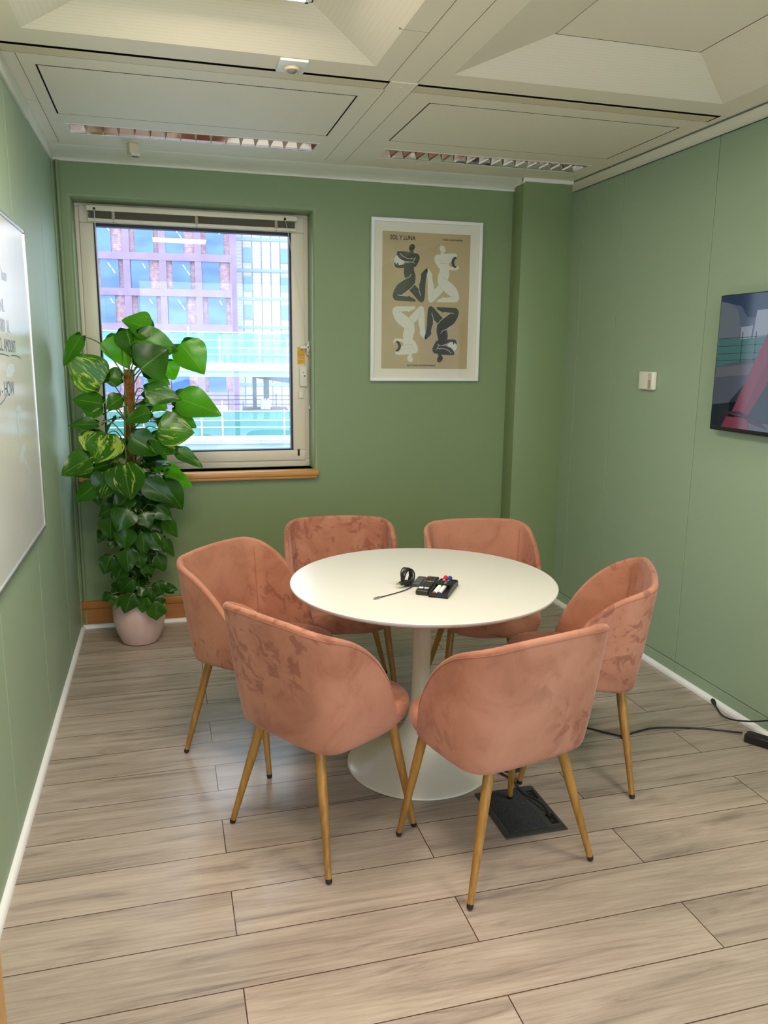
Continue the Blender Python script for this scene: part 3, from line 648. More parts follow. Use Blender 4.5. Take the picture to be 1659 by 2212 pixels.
# ------------------------------------------------------------------ table
TX, TY = .9064, 2.7157
t = thing('round_table', 'round white pedestal table with a trumpet base in the middle of the chairs', 'table', (TX, TY, 0))
bm = bmesh.new(); lathe(bm, [(0, .718), (.455, .718), (.478, .720), (.492, .727), (.4962, .734), (.4964, .738), (.4945, .7405), (.490, .7412), (0, .7412)], n=128); obj('table_top', bm, M_table, t, True)
bm = bmesh.new()
prof = [(.0, .717), (.13, .717), (.13, .711), (.055, .705), (.040, .69), (.0375, .66), (.0360, .60), (.0345, .50), (.0340, .42), (.0350, .34), (.0385, .27), (.0465, .215), (.061, .168), (.083, .128), (.113, .094), (.150, .066), (.190, .044), (.228, .028), (.258, .018), (.274, .012), (.2815, .008), (.2835, .004), (.281, .001), (.0, .001)]
pp = [(0, prof[0][1])] + [(v.x, v.y) for v in catmull([(a, b, 0) for a, b in prof[1:-1]], 4)] + [(0, .001)]
lathe(bm, pp, n=96); obj('pedestal', bm, M_base, t, True)

# ------------------------------------------------------------------ chairs
ZT, BB, BT, W0, W1, FT, PE = .786, .190, .246, .218, .262, .112, 1.9
def planpt(s, z):
    """s in [-1,1]; returns (r, f, outward normal)"""
    a_ = abs(s); sg = 1 if s >= 0 else -1
    t_ = min(1, max(0, (z - .38) / .42)); b = BB + (BT - BB) * t_; w = W0 + (W1 - W0) * math.sqrt(t_); rc = .080 + .012 * t_
    L1 = w - rc; L2 = rc * PI / 2; L3 = FT + b - rc; d = a_ * (L1 + L2 + L3)
    bow = .008 * (1 - min(1, d / L1) ** 2) if d < L1 else 0
    if d < L1: return sg * d, -b - bow, (0, -1)
    if d < L1 + L2:
        a = (d - L1) / rc; return sg * (w - rc + rc * math.sin(a)), -b + rc - rc * math.cos(a), (sg * math.sin(a), -math.cos(a))
    x = (d - L1 - L2) / L3
    return sg * (w + .006 * math.sin(PI * x)), -b + rc + (d - L1 - L2), (sg, 0)
def rimh(s):
    K = ((-.2, .801), (0, .803), (.2, .801), (.4, .790), (.59, .750), (.755, .674), (.876, .580), (.953, .488), (1.0, .405), (1.05, .33)); x = min(.9999, abs(s))
    for i in range(1, len(K) - 2):
        if K[i][0] <= x < K[i + 1][0]:
            (x0, y0), (x1, y1), (x2, y2), (x3, y3) = K[i - 1:i + 3]; h = x2 - x1; t_ = (x - x1) / h
            m1 = (y2 - y0) / (x2 - x0) * h; m2 = (y3 - y1) / (x3 - x1) * h
            return (2 * t_ ** 3 - 3 * t_ ** 2 + 1) * y1 + (t_ ** 3 - 2 * t_ ** 2 + t_) * m1 + (-2 * t_ ** 3 + 3 * t_ ** 2) * y2 + (t_ ** 3 - t_ ** 2) * m2
    return .405
def shell_mesh():
    bm = bmesh.new(); NU = 84; cols = []
    th = .023
    for i in range(NU + 1):
        s = -1 + 2 * i / NU; s = max(-.9985, min(.9985, s)); h = max(rimh(s), .424)
        edge = min(1, (1 - abs(s)) / .07); tt = th * (.55 + .45 * math.sqrt(edge)); col = []
        # outer wall incl. rounded bottom
        def P(off, z, zz=None):
            r, f, n = planpt(s, zz if zz is not None else z); return Vector((r + n[0] * off, f + n[1] * off, z))
        for off, z in ((-.085, .383), (-.045, .3835), (-.020, .385), (-.008, .389), (-.002, .396), (0, .405)): col.append(P(off, z))
        zb = .405
        for k in range(1, 13):
            z = zb + (h - .013 - zb) * k / 12; col.append(P(0, z))
        zc_ = h - .013
        for k in range(1, 8):
            a = PI * k / 8; off = -tt / 2 + tt / 2 * math.cos(a); col.append(P(off, zc_ + .013 * math.sin(a), zc_))
        for k in range(0, 11):
            z = zc_ + (.425 - zc_) * k / 10 if zc_ > .425 else zc_ - .002 * k; col.append(P(-tt - .004 * math.sin(PI * k / 10), z))
        cols.append([bm.verts.new(p) for p in col])
    for A, B in zip(cols, cols[1:]):
        for k in range(len(A) - 1): bm.faces.new([A[k], A[k + 1], B[k + 1], B[k]])
    for c_ in (cols[0], cols[-1]):
        m_ = len(c_) // 2; 
        for k in range(m_ - 0):
            a, b = c_[k], c_[len(c_) - 1 - k]
            if k + 1 < len(c_) - 1 - k - 1:
                try: bm.faces.new([c_[k], c_[k + 1], c_[len(c_) - 2 - k], c_[len(c_) - 1 - k]])
                except ValueError: pass
    # underside pan
    pan = []
    for i in range(NU + 1):
        s = max(-.9985, min(.9985, -1 + 2 * i / NU)); r, f, n = planpt(s, .383); pan.append((r - n[0] * .084, f - n[1] * .084))
    poly2(bm, pan, lambda a, b: Vector((a, b, .3835)))
    return bm
def seat_mesh():
    bm = bmesh.new(); rings = []
    sec = [(.10, .380), (.80, .376), (.93, .384), (.985, .402), (1.0, .422), (.985, .440), (.93, .453), (.80, .461), (.5, .465), (.0, .466)]
    n = 72
    for k, (sc, z) in enumerate(sec):
        if sc == 0: rings.append([bm.verts.new((0, .03, z))]); continue
        R_ = []
        for i in range(n):
            a = 2 * PI * i / n; c_, s_ = math.cos(a), math.sin(a); e = .72
            rx = (.226 if s_ > 0 else .212) * math.copysign(abs(c_) ** e, c_); ry = .045 + (.243 if s_ > 0 else .235) * math.copysign(abs(s_) ** e, s_)
            if s_ < 0: rx *= 1 - .10 * (s_ * s_)
            R_.append(bm.verts.new((rx * sc, .045 + (ry - .045) * sc, z + .004 * math.sin(a) * (1 if z > .43 else 0))))
        rings.append(R_)
    for A, B in zip(rings, rings[1:]):
        for i in range(n):
            j = (i + 1) % n
            if len(B) == 1: bm.faces.new([A[i], A[j], B[0]])
            else: bm.faces.new([A[i], A[j], B[j], B[i]])
    bm.faces.new(rings[0][::-1])
    return bm
def seam_mesh():
    bm = bmesh.new(); P = []
    for i in range(81):
        s = -.93 + 1.86 * i / 80; h = rimh(s) - .016; r, f, n = planpt(s, h); P.append((r + n[0] * .0004, f + n[1] * .0004, h))
    tube(bm, P, .0009, 6); 
    for sgn in (-1, 1):      # vertical seams of the inner back
        Q = []
        for k in range(9):
            s = sgn * .43; z = .47 + (rimh(s) - .03 - .47) * k / 8; r, f, n = planpt(s, z); Q.append((r - n[0] * .0325, f - n[1] * .0325, z))
        tube(bm, Q, .0009, 5)
    return bm
M_seamv = mat('velvet_seam', (.36, .15, .10), .9)
M_cap = mat('black_foot_cap', (.012, .010, .010), .5)
def make_chair(label):
    t = thing('tub_chair', label, 'chair', (0, 0, 0), 0, None)
    # local axes: x = right hand of the sitter when looked at from behind, y = facing
    me = obj('shell', shell_mesh(), M_velvet, t, 'all'); sub = me.modifiers.new('smooth', 'SUBSURF'); sub.levels = 0; sub.render_levels = 1
    st = obj('seat_cushion', seat_mesh(), M_velvet, t, 'all'); sub = st.modifiers.new('smooth', 'SUBSURF'); sub.levels = 0; sub.render_levels = 1
    obj('piping', seam_mesh(), M_seamv, t, True)
    for (a, b) in (((.135, -.145), (.235, -.205)), ((-.135, -.145), (-.235, -.205)), ((.185, .130), (.233, .200)), ((-.185, .130), (-.233, .200))):
        top = Vector((*a, .390)); bot = Vector((*b, .0)); d = (bot - top)
        bm = bmesh.new(); tube(bm, [top, top + d * .4, top + d * .965], [.0165, .0145, .0095], 18)
        lg = obj('leg', bm, M_leg, t, True)
        bm = bmesh.new(); tube(bm, [top + d * .962, top + d * .985, Vector((*b, .0015))], [.0102, .0100, .0085], 16); obj('foot_cap', bm, M_cap, lg, True)
    return t
CH = [(.462, 2.394, .574, 'pink velvet tub chair in the left foreground seen from behind, rear toward the camera'),
      (.963, 2.127, 1.820, 'pink velvet tub chair in the right foreground standing on the floor socket box'),
      (.335, 3.044, -.751, 'pink velvet tub chair at the left of the table, behind the left foreground chair'),
      (.752, 3.421, -1.703, 'pink velvet tub chair behind the table nearest the potted plant and window'),
      (1.503, 2.577, 2.650, 'pink velvet tub chair at the right of the table beside the right wall'),
      (1.375, 3.225, -1.690, 'pink velvet tub chair behind the table nearest the pillar, right of the rear pair')]
proto = None
for i, (x, y, a, lb) in enumerate(CH):
    if proto is None: proto = make_chair(lb); o = proto
    else: o = copy_tree(proto)
    o['label'] = lb; o['group'] = 'pink velvet tub chairs around the table'
    o.location = (x, y, .0045 if i == 1 else 0); o.rotation_euler = (0, 0, a - PI / 2)

# ------------------------------------------------------------------ things on the table
ZTB = .7412
def P2(x, y, z=0): return Vector((x, y, ZTB + z))
# pen tray
ang = math.atan2(.157, .100) - PI / 2      # long axis direction
t = thing('pen_tray', 'black plastic tray holding whiteboard markers on the table', 'pen tray', P2(.932, 2.560, .0005), ang)
bm = bmesh.new()
def side_prof(u): return .018 + .020 * max(0, (u + .02) / .10) ** .7 if u > -.02 else .018
for s in (-1, 1):
    P = [(-.088, 0)] + [(-.088 + .176 * k / 14, .016 + .006 * math.sin(PI * k / 14)) for k in range(15)] + [(.088, 0)]
    for xx in (s * .034, s * .030): pass
    A = [bm.verts.new((s * .034, a, b)) for a, b in P]; B = [bm.verts.new((s * .0305, a, b)) for a, b in P]
    for i in range(len(P)): bm.faces.new([A[i], A[(i + 1) % len(P)], B[(i + 1) % len(P)], B[i]])
    for ring_ in (A, B):
        tr = tessellate_polygon([[Vector((v.co.y, v.co.z, 0)) for v in ring_]])
        for q_ in tr: bm.faces.new([ring_[k] for k in q_])
box(bm, (-.032, -.088, 0), (.032, .088, .004)); box(bm, (-.032, -.088, 0), (.032, -.084, .017)); box(bm, (-.031, .008, .019), (.031, .060, .0225), .0015)
box(bm, (-.032, .084, 0), (.032, .088, .02))
obj('tray_body', bm, M_bplastic, t, True)
bm = bmesh.new(); box(bm, (-.004, .016, .0222), (.004, .044, .0230)); obj('tray_label', bm, mat('grey_label', (.15, .15, .15), .5), t)
def marker(label, col, x, y0, y1, capend):
    # lies along the tray; capend = end where the coloured cap sits
    base = Matrix.Translation(P2(.932, 2.560, .0005)) @ Matrix.Rotation(ang, 4, 'Z')
    t = thing('marker_pen', label, 'marker', base @ Vector((x, (y0 + y1) / 2, .0105)), ang, 'whiteboard markers in the tray')
    ln = (y1 - y0) / 2; mc = mat(label.split()[0] + '_cap', col, .35)
    bm = bmesh.new(); tube(bm, [(0, -ln + .004, 0), (0, ln - .03, 0)], .0075, 20); obj('barrel', bm, M_white, t, True)
    bm = bmesh.new(); tube(bm, [(0, ln - .032, .001), (0, ln - .003, .008), (0, ln, .0085)], [.0085, .0085, .006], 20); obj('cap', bm, mc, t, True)
    bm = bmesh.new(); tube(bm, [(0, -ln, 0), (0, -ln + .002, 0), (0, -ln + .008, 0)], [.005, .0076, .0080], 20); obj('end_plug', bm, mc, t, True)
marker('red capped whiteboard marker lying in the black tray', (.75, .01, .02), -.018, -.080, .115, 1)
marker('blue capped whiteboard marker lying in the black tray', (.02, .04, .28), -.001, -.080, .112, 1)
# remote control
t = thing('remote_control', 'black television remote with coloured buttons next to the pen tray', 'remote', P2(.888, 2.608, .0005), math.atan2(.158, .096) - PI / 2)
bm = bmesh.new(); box(bm, (-.0235, -.095, .0), (.0235, .095, .019), .0065, 4); obj('remote_body', bm, M_bplastic, t, True)
btn = mat('grey_button', (.06, .06, .07), .5)
for r_ in range(9):
    for c_ in range(3 if r_ not in (4,) else 4):
        n_ = 4 if r_ == 4 else 3; cx_ = (c_ - (n_ - 1) / 2) * (.0105 if n_ == 4 else .0135); cy_ = .078 - r_ * .0145
        cm = btn
        if r_ == 4: cm = [mat('red_button', (.55, .12, .12), .4), mat('green_button', (.15, .40, .15), .4), mat('yellow_button', (.65, .38, .06), .4), mat('blue_button', (.10, .30, .50), .4)][c_]
        if r_ == 0 and c_ == 0: cm = mat('power_button', (.6, .03, .03), .4)
        bm = bmesh.new(); box(bm, (cx_ - .0038, cy_ - .0032, .0188), (cx_ + .0038, cy_ + .0032, .0206), .001, 2); obj('button', bm, cm, t, True)
for k, (x0, x1) in enumerate(((-.018, -.002), (.002, .018))):
    bm = bmesh.new(); box(bm, (x0, -.072, .0188), (x1, -.055, .0200), .001, 2); obj('button', bm, M_white if k == 0 else mat('lilac_button', (.62, .58, .75), .4), t, True)
# slim grey box behind the remote
t = thing('adapter_box', 'slim dark grey box lying behind the remote and the coiled cable', 'box', P2(.8765, 2.671, .0005), math.atan2(.158, .096) - PI / 2)
bm = bmesh.new(); box(bm, (-.0155, -.050, 0), (.0155, .050, .014), .003, 3); obj('case', bm, mat('slate_plastic', (.055, .060, .068), .35), t, True)
bm = bmesh.new(); box(bm, (-.012, -.044, .0138), (.012, .020, .0144), .0004, 1); obj('lid_inset', bm, mat('slate_inset', (.09, .095, .105), .4), t)
# coiled black cable standing up, plug hanging to the left
t = thing('coiled_cable', 'black cable coiled upright with a bulky gold plug and thin free end', 'cable', P2(.828, 2.632, 0))
bm = bmesh.new()
vx = Vector((.92, .39, 0)).normalized(); vz = Vector((0, 0, 1)); cc = Vector((-.004, .020, .034))
def coil_pt(a, rx, rz, tilt, off): return cc + vx * (rx * math.cos(a) * 1.0) + vz * (rz * math.sin(a)) + Vector((-.39, .92, 0)) * (off + tilt * math.sin(a)) 
for rx, rz, tl, of, ph in ((.026, .032, .004, 0, 0), (.024, .0305, -.005, .005, .3), (.021, .029, .010, -.005, 1), (.017, .028, .002, .003, 2), (.013, .0275, -.008, 0, 3), (.0275, .0315, .0, -.008, .5), (.0225, .030, .012, .007, .8)):
    tube(bm, [coil_pt(2 * PI * k / 40, rx, rz, tl, of) for k in range(40)], .0026, 7, closed=True)
coil = obj('coil', bm, M_bplastic, t, True)
bm = bmesh.new(); tube(bm, [cc + vx * .006 + vz * .022 + Vector((0, -.004, 0)), cc + vx * .010 + vz * .005, cc + vx * .004 - vz * .014, cc + vx * .012 - vz * .029], .0022, 7)
tube(bm, catmull([(.012, .0, .004), (-.025, -.035, .0035), (-.070, -.062, .0022), (-.120, -.088, .0022), (-.142, -.100, .003)], 6), .0019, 8)
obj('lead', bm, M_bplastic, t, True)
Mx = Matrix.Translation((-.022, .002, .019)) @ Matrix.Rotation(math.atan2(-.25, -1) , 4, 'Z') @ Matrix.Rotation(.12, 4, 'Y')
bm = bmesh.new(); box(bm, (-.018, -.0095, -.0055), (.018, .0095, .0055), .0025, 3, M=Mx); tube(bm, [Mx @ Vector((-.017, 0, 0)), Mx @ Vector((-.030, 0, .001)), Mx @ Vector((-.040, .004, .006))], [.0045, .0035, .002], 10); obj('plug_body', bm, M_bplastic, t, True)
bm = bmesh.new(); box(bm, (.018, -.0070, -.0024), (.030, .0070, .0024), .0006, 2, M=Mx); obj('plug_tip', bm, mat('gold_contact', (.75, .62, .30), .3, .8), t, True)
Mx = Matrix.Translation((-.149, -.104, .004)) @ Matrix.Rotation(math.atan2(-.10, -.19), 4, 'Z')
bm = bmesh.new(); box(bm, (-.012, -.0042, -.0030), (.012, .0042, .0030), .0015, 2, M=Mx); box(bm, (.012, -.0028, -.0011), (.018, .0028, .0011), .0004, 1, M=Mx); obj('small_connector', bm, mat('steel_connector', (.32, .30, .33), .35, .7), t, True)

# ------------------------------------------------------------------ floor socket box and cables
t = thing('floor_socket_box', 'dark grey square floor box with carpeted lid under the right foreground chair', 'floor box', (1.142, 2.300, 0))
bm = bmesh.new()
fb = lambda a, b, c: (a - 1.142, b - 2.300, c)
Mf = mat('grey_floor_box_plastic', (.040, .047, .046), .45)
for a, b in (((1.028, 2.157), (1.254, 2.182)), ((1.028, 2.424), (1.254, 2.440)), ((1.028, 2.182), (1.048, 2.424)), ((1.243, 2.182), (1.254, 2.424))): box(bm, fb(*a, .0003), fb(*b, .0045), .0015, 2)
obj('rim', bm, Mf, t, True)
bm = bmesh.new()
for a, b in (((1.193, 2.182), (1.214, 2.424)), ((1.214, 2.256), (1.243, 2.352)), ((1.214, 2.182), (1.243, 2.196)), ((1.214, 2.414), (1.243, 2.424))): box(bm, fb(*a, .0005), fb(*b, .0038), .0003, 1)
obj('lid_edge', bm, mat('lid_edge_plastic', (.050, .058, .056), .5), t)
bm = bmesh.new()
for a in (2.253, 2.353): box(bm, fb(1.205, a, .0036), fb(1.246, a + .003, .0042))
box(bm, fb(1.212, 2.28, .0036), fb(1.214, 2.34, .0042)); obj('hinge_gap', bm, M_dark, t)
Mc = mottled('grey_carpet_insert', (.030, .034, .038), (.075, .078, .082), 260, .95, .1, .5)
bm = bmesh.new(); box(bm, fb(1.052, 2.184, .0003), fb(1.192, 2.422, .0052), .001, 1); obj('carpet_insert', bm, Mc, t)
bm = bmesh.new()
for a, b in ((2.196, 2.256), (2.352, 2.414)): box(bm, fb(1.214, a, .0003), fb(1.243, b, .0009))
obj('cable_well', bm, mat('black_well', (.002, .002, .002), .9), t)
bm = bmesh.new()
for y in (2.215, 2.236, 2.375, 2.395): box(bm, fb(1.219, y, .0008), fb(1.230, y + .008, .0028), .001, 1)
obj('socket', bm, M_bplastic, t)
bm = bmesh.new(); tube(bm, catmull([(1.224, 2.235, .004), (1.226, 2.262, .016), (1.216, 2.31, .022), (1.200, 2.37, .014), (1.196, 2.43, .010), (1.200, 2.49, .006), (1.17, 2.56, .006), (1.14, 2.60, .006)], 8), .0042, 10)
o = obj('floor_cable', bm, M_bplastic, None, True); tag(o, 'short black cable looping out of the floor box beneath the chair', 'cable')
bm = bmesh.new(); lathe(bm, [(0, .001), (.056, .001), (.058, .004), (.050, .012), (.032, .018), (0, .019)], (1.236, 2.600), 40)
o = obj('cable_puck', bm, M_bplastic, None, True); tag(o, 'round black rubber disc on the floor touching the table foot', 'disc')
o = None
# extension lead and its cable running to the table
bm = bmesh.new(); tube(bm, catmull([(1.60, 2.93, .004), (1.66, 2.84, .004), (1.711, 2.783, .004), (1.775, 2.718, .004), (1.81, 2.704, .004), (1.865, 2.718, .004), (1.964, 2.734, .004), (2.064, 2.714, .004), (2.176, 2.675, .004), (2.256, 2.628, .006), (2.298, 2.585, .014)], 8), .0038, 10)
t = thing('extension_lead', 'black extension lead with its cable crossing the floor at the right edge', 'extension lead', (2.315, 2.45, 0))
for v in bm.verts: v.co -= Vector((2.315, 2.45, 0))
obj('cable', bm, M_bplastic, t, True)
bm = bmesh.new(); Mx = Matrix.Rotation(math.atan2(.055, -.075) + PI / 2 - PI / 2, 4, 'Z')
Mx = Matrix.Translation((.055, -.035, 0)) @ Matrix.Rotation(math.radians(-57), 4, 'Z')
box(bm, (-.16, -.026, .001), (.10, .026, .040), .010, 3, M=Mx)
blk = obj('socket_block', bm, M_bplastic, t, True)
for k in range(3):
    bm = bmesh.new(); 
    for a, b in ((-.006, -.002), (.006, -.002), (0, .008)): box(bm, (-.115 + k * .07 + a - .002, b - .003, .0395), (-.115 + k * .07 + a + .002, b + .003, .0405), M=Mx)
    obj('outlet', bm, M_dark, blk)
bm = bmesh.new(); tube(bm, catmull([(2.362, 2.850, .020), (2.352, 2.815, .012), (2.332, 2.756, .010), (2.325, 2.690, .022), (2.345, 2.63, .040), (2.372, 2.58, .060), (2.388, 2.52, .095), (2.389, 2.46, .14), (2.389, 2.40, .22)], 8), .0036, 10)
t = thing('hanging_cable', 'thin black cable with a moulded plug looping down against the right wall trim', 'cable', (2.362, 2.85, .0))
for v in bm.verts: v.co -= Vector((2.362, 2.85, 0))
obj('cord', bm, M_bplastic, t, True)
bm = bmesh.new(); tube(bm, [(.004, .022, .030), (.003, .016, .029), (.0, .002, .022), (-.004, -.012, .017)], [.006, .010, .010, .005], 12); obj('plug', bm, M_bplastic, t, True)

# ------------------------------------------------------------------ framed poster
PX, PZ, PY = 1.5285, 1.874, YB
t = thing('framed_poster', 'white framed tan poster of four figures on the green back wall', 'picture', (PX, PY, PZ))
hw, hh = .343, .464
bm = bmesh.new()
for a, b in (((-hw, -hh), (hw, -hh + .020)), ((-hw, hh - .020), (hw, hh)), ((-hw, -hh + .020), (-hw + .020, hh - .020)), ((hw - .020, -hh + .020), (hw, hh - .020))): box(bm, (a[0], -.034, a[1]), (b[0], -.003, b[1]), .0015, 2)
obj('picture_frame', bm, M_white, t, True)
M_mat = mat('cream_mount_board', (.84, .81, .70), .6)
bm = bmesh.new(); box(bm, (-hw + .018, -.018, -hh + .018), (hw - .018, -.004, hh - .018)); obj('mount', bm, M_mat, t)
M_tan = mottled('tan_poster_paper', (.52, .41, .235), (.55, .43, .25), 6, .6, .3)
bm = bmesh.new(); box(bm, (-.2735, -.0188, -.392), (.2705, -.0180, .392)); paper = obj('poster_print', bm, M_tan, t)
M_pb = mat('charcoal_print', (.028, .032, .022), .6); M_pw = mat('cream_print', (.76, .75, .66), .6); M_pl = mat('beige_line_print', (.50, .47, .36), .6)
ZM = -.0135
def flip(p, mx_, rz_):
    a, b = p; a -= -.0015
    if rz_: a, b = -a, 2 * ZM - b
    if mx_: a = -a
    return (a, b)
def figure(nm, mx_, rz_, dark):
    y0 = -.0190; cm = M_pb if dark else M_pw
    bm = bmesh.new()
    for k in ('leg', 'body', 'head'):
        P = [(v.x, v.y) for v in catmull([(*p, 0) for p in FIG[k]], 3, True)]
        poly2(bm, [flip(p, mx_, rz_) for p in P], lambda a, b, q_=(.0003 if k != 'leg' else 0): Vector((a, y0 - .0002 - q_, b)))
    o = obj('printed_figure', bm, cm, paper)
    bm = bmesh.new()
    for k, P in FLN.items():
        P = catmull([(*p, 0) for p in P], 3)
        pts = [Vector((flip((v.x, v.y), mx_, rz_)[0], y0 - .0008, flip((v.x, v.y), mx_, rz_)[1])) for v in P]
        w = .0014 if dark else .0007
        vs_ = []
        for i, p in enumerate(pts):
            d = (pts[min(i + 1, len(pts) - 1)] - pts[max(i - 1, 0)]).normalized(); n_ = Vector((-d.z, 0, d.x)) * w; vs_.append((bm.verts.new(p + n_), bm.verts.new(p - n_)))
        for (a, b), (c_, d_) in zip(vs_, vs_[1:]): bm.faces.new([a, b, d_, c_])
    obj('printed_outline', bm, M_pw if dark else M_pl, paper)
    # the ball held in the arms
    bm = bmesh.new(); sun = FIG['sun']; cx_ = sum(p[0] for p in sun) / len(sun); cz_ = sum(p[1] for p in sun) / len(sun); R_ = .029
    if dark:
        poly2(bm, [flip(p, mx_, rz_) for p in sun], lambda a, b: Vector((a, y0 - .0001, b)))
        for k in range(9):
            a = PI * .62 + k * PI * .80 / 8; p0 = (cx_ + (R_ + .010) * math.cos(a), cz_ + (R_ + .010) * math.sin(a)); p1 = (cx_ + (R_ + .022) * math.cos(a), cz_ + (R_ + .022) * math.sin(a))
            nn = (-math.sin(a) * .0008, math.cos(a) * .0008)
            Q = [(p0[0] + nn[0], p0[1] + nn[1]), (p1[0] + nn[0], p1[1] + nn[1]), (p1[0] - nn[0], p1[1] - nn[1]), (p0[0] - nn[0], p0[1] - nn[1])]
            poly2(bm, [flip(p, mx_, rz_) for p in Q], lambda a, b: Vector((a, y0 - .0001, b)))
        obj('printed_sun', bm, M_pw, paper)
    else:
        Q = [(cx_ + .030 * math.cos(a), cz_ + .033 * math.sin(a)) for a in [PI * .55 + PI * .9 * i / 14 for i in range(15)]] + [(cx_ + .010 + .022 * math.cos(a), cz_ + .024 * math.sin(a)) for a in [PI * 1.45 - PI * .9 * i / 14 for i in range(15)]]
        Q = [(2 * cx_ - a, b) for a, b in Q]; Q = [(a - .012, b) for a, b in Q]
        poly2(bm, [flip(p, mx_, rz_) for p in Q], lambda a, b: Vector((a, y0 - .0007, b)))
        obj('printed_moon', bm, M_pb, paper)
figure('a', False, False, True); figure('b', True, False, False); figure('c', True, True, False); figure('d', False, True, True)
def ptext(nm, s, size, x, z, bold, sx=1): return text_mesh(nm, s, size, M_pb, paper, lambda a, b: Vector((x + a, -.0193, z + b)), bold, sx)
ptext('title_lettering', 'SOL Y LUNA', .0345, -.228, .3475, .0010, .80)
ptext('small_lettering', 'SUNMAN & MOON-MAIDEN', .0125, .095, .3545, .0005, .80)
ptext('small_lettering', "' EXIST BY THE SUN AND LOVE BY THE MOON '", .0125, -.118, -.3770, .0005, .70)
bm = bmesh.new(); box(bm, (-hw + .018, -.0275, -hh + .018), (hw - .018, -.0255, hh - .018)); obj('glazing', bm, M_pglass, t)

# ------------------------------------------------------------------ whiteboard on the left wall
t = thing('whiteboard', 'large whiteboard with faint blue handwriting on the left wall', 'whiteboard', (XL, 2.30, 1.43))
y0, y1, z0, z1 = -.55, 1.135, -.575, .588
bm = bmesh.new()
for a, b in (((y0, z0), (y1, z0 + .014)), ((y0, z1 - .014), (y1, z1)), ((y0, z0 + .014), (y0 + .012, z1 - .014)), ((y1 - .012, z0 + .014), (y1, z1 - .014))): box(bm, (.001, a[0], a[1]), (.020, b[0], b[1]), .003, 2)
obj('board_frame', bm, M_alu, t, True)
M_wb = mottled('whiteboard_enamel', (.76, .76, .74), (.80, .80, .79), 3, .16, .6)
bm = bmesh.new(); box(bm, (.002, y0 + .01, z0 + .012), (.0155, y1 - .01, z1 - .012)); obj('writing_surface', bm, M_wb, t)
bm = bmesh.new()
for (a, b) in ((y1 - .014, z1 - .016), (y1 - .014, z0)): box(bm, (.0, a, b), (.0212, a + .016, b + .018), .003, 2)
obj('corner_cap', bm, mat('grey_corner_cap', (.25, .25, .25), .4), t, True)
M_b1 = mat('faded_blue_marker', (.45, .55, .78), .5); M_b2 = mat('blue_grey_marker', (.36, .38, .60), .5); M_b3 = mat('dark_marker', (.06, .12, .20), .5); M_sm = mat('smudged_marker', (.60, .68, .74), .4)
def wtxt(s, size, y, z, m, sh=0, sx=1): return text_mesh('handwriting', s, size, m, t, lambda a, b: Vector((.0160, y - 2.30 + a, z - 1.43 + b + sh * a)), .0, sx)
wtxt('the ban', .058, 2.80, 1.790, M_b1, .02, 1.15)
wtxt('aq -FNL', .060, 2.72, 1.690, M_b1, .0, 1.0)
wtxt('e =_1080_1L', .060, 2.68, 1.630, M_b2, -.02, .95)
wtxt('z =_CL_CL. AMOUNT', .060, 2.60, 1.572, M_b3, -.03, .82)
wtxt('b - HOW', .070, 2.70, 1.425, M_b3, -.03, 1.0)
bm = bmesh.new()
for P in ([(2.60, 1.556), (2.80, 1.556), (2.93, 1.548)], [(2.965, 1.550), (3.08, 1.548), (3.15, 1.538)], [(2.70, 1.40), (2.80, 1.415), (2.86, 1.44)]):
    P = catmull([(.0162, a - 2.30, b - 1.43) for a, b in P], 4); 
    for a, b in zip(P, P[1:]): quad(bm, [a + Vector((0, 0, .0016)), b + Vector((0, 0, .0016)), b - Vector((0, 0, .0016)), a - Vector((0, 0, .0016))])
obj('underline', bm, M_b3, t)
for (a, b, w_, h_, s_) in ((2.93, 1.50, .16, .045, .1), (3.03, 1.365, .10, .03, 0), (3.0, 1.30, .03, .12, 0), (3.04, 1.21, .12, .05, .3), (3.12, 1.15, .10, .02, -.6)):
    bm = bmesh.new(); Q = [(a + w_ / 2 * math.cos(k * PI / 8) * (1 + .2 * math.sin(3 * k)), b + h_ / 2 * math.sin(k * PI / 8) + s_ * w_ / 2 * math.cos(k * PI / 8)) for k in range(16)]
    poly2(bm, Q, lambda y, z: Vector((.0158, y - 2.30, z - 1.43))); obj('smudge', bm, M_sm, t)

# ------------------------------------------------------------------ television on the right wall
t = thing('television', 'black flat television on the right wall showing a red steel column', 'television', (2.345, 2.52, 1.545))
bm = bmesh.new(); box(bm, (.000, -.515, -.290), (.030, .515, .287), .003, 2); box(bm, (.018, -.30, -.22), (.044, .30, .15), .006, 2); obj('casing', bm, M_bplastic, t, True)
bm = bmesh.new(); box(bm, (.040, -.12, -.12), (.0525, .12, .12), .002, 1); obj('wall_bracket', bm, M_blackrub, t)
def scr(nm, col, polys, dx=0.0, e=.33):
    m_ = bpy.data.materials.new(nm); m_.use_nodes = True; b_ = bsdf(m_); b_.inputs['Base Color'].default_value = (.004, .004, .006, 1); b_.inputs['Roughness'].default_value = .08; b_.inputs['Specular IOR Level'].default_value = .28
    b_.inputs['Emission Color'].default_value = (*col, 1); b_.inputs['Emission Strength'].default_value = e
    bm = bmesh.new()
    for P in polys: poly2(bm, P, lambda a, b: Vector((-.0006 - dx, a, b)))
    return obj(nm, bm, m_, pic)
bm = bmesh.new(); box(bm, (-.0006, -.509, -.272), (.002, .509, .283)); mp_ = mat('screen_dark', (.004, .004, .006), .08, 0, .28); bsdf(mp_).inputs['Emission Color'].default_value = (.045, .06, .09, 1); bsdf(mp_).inputs['Emission Strength'].default_value = .8
pic = obj('screen', bm, mp_, t)
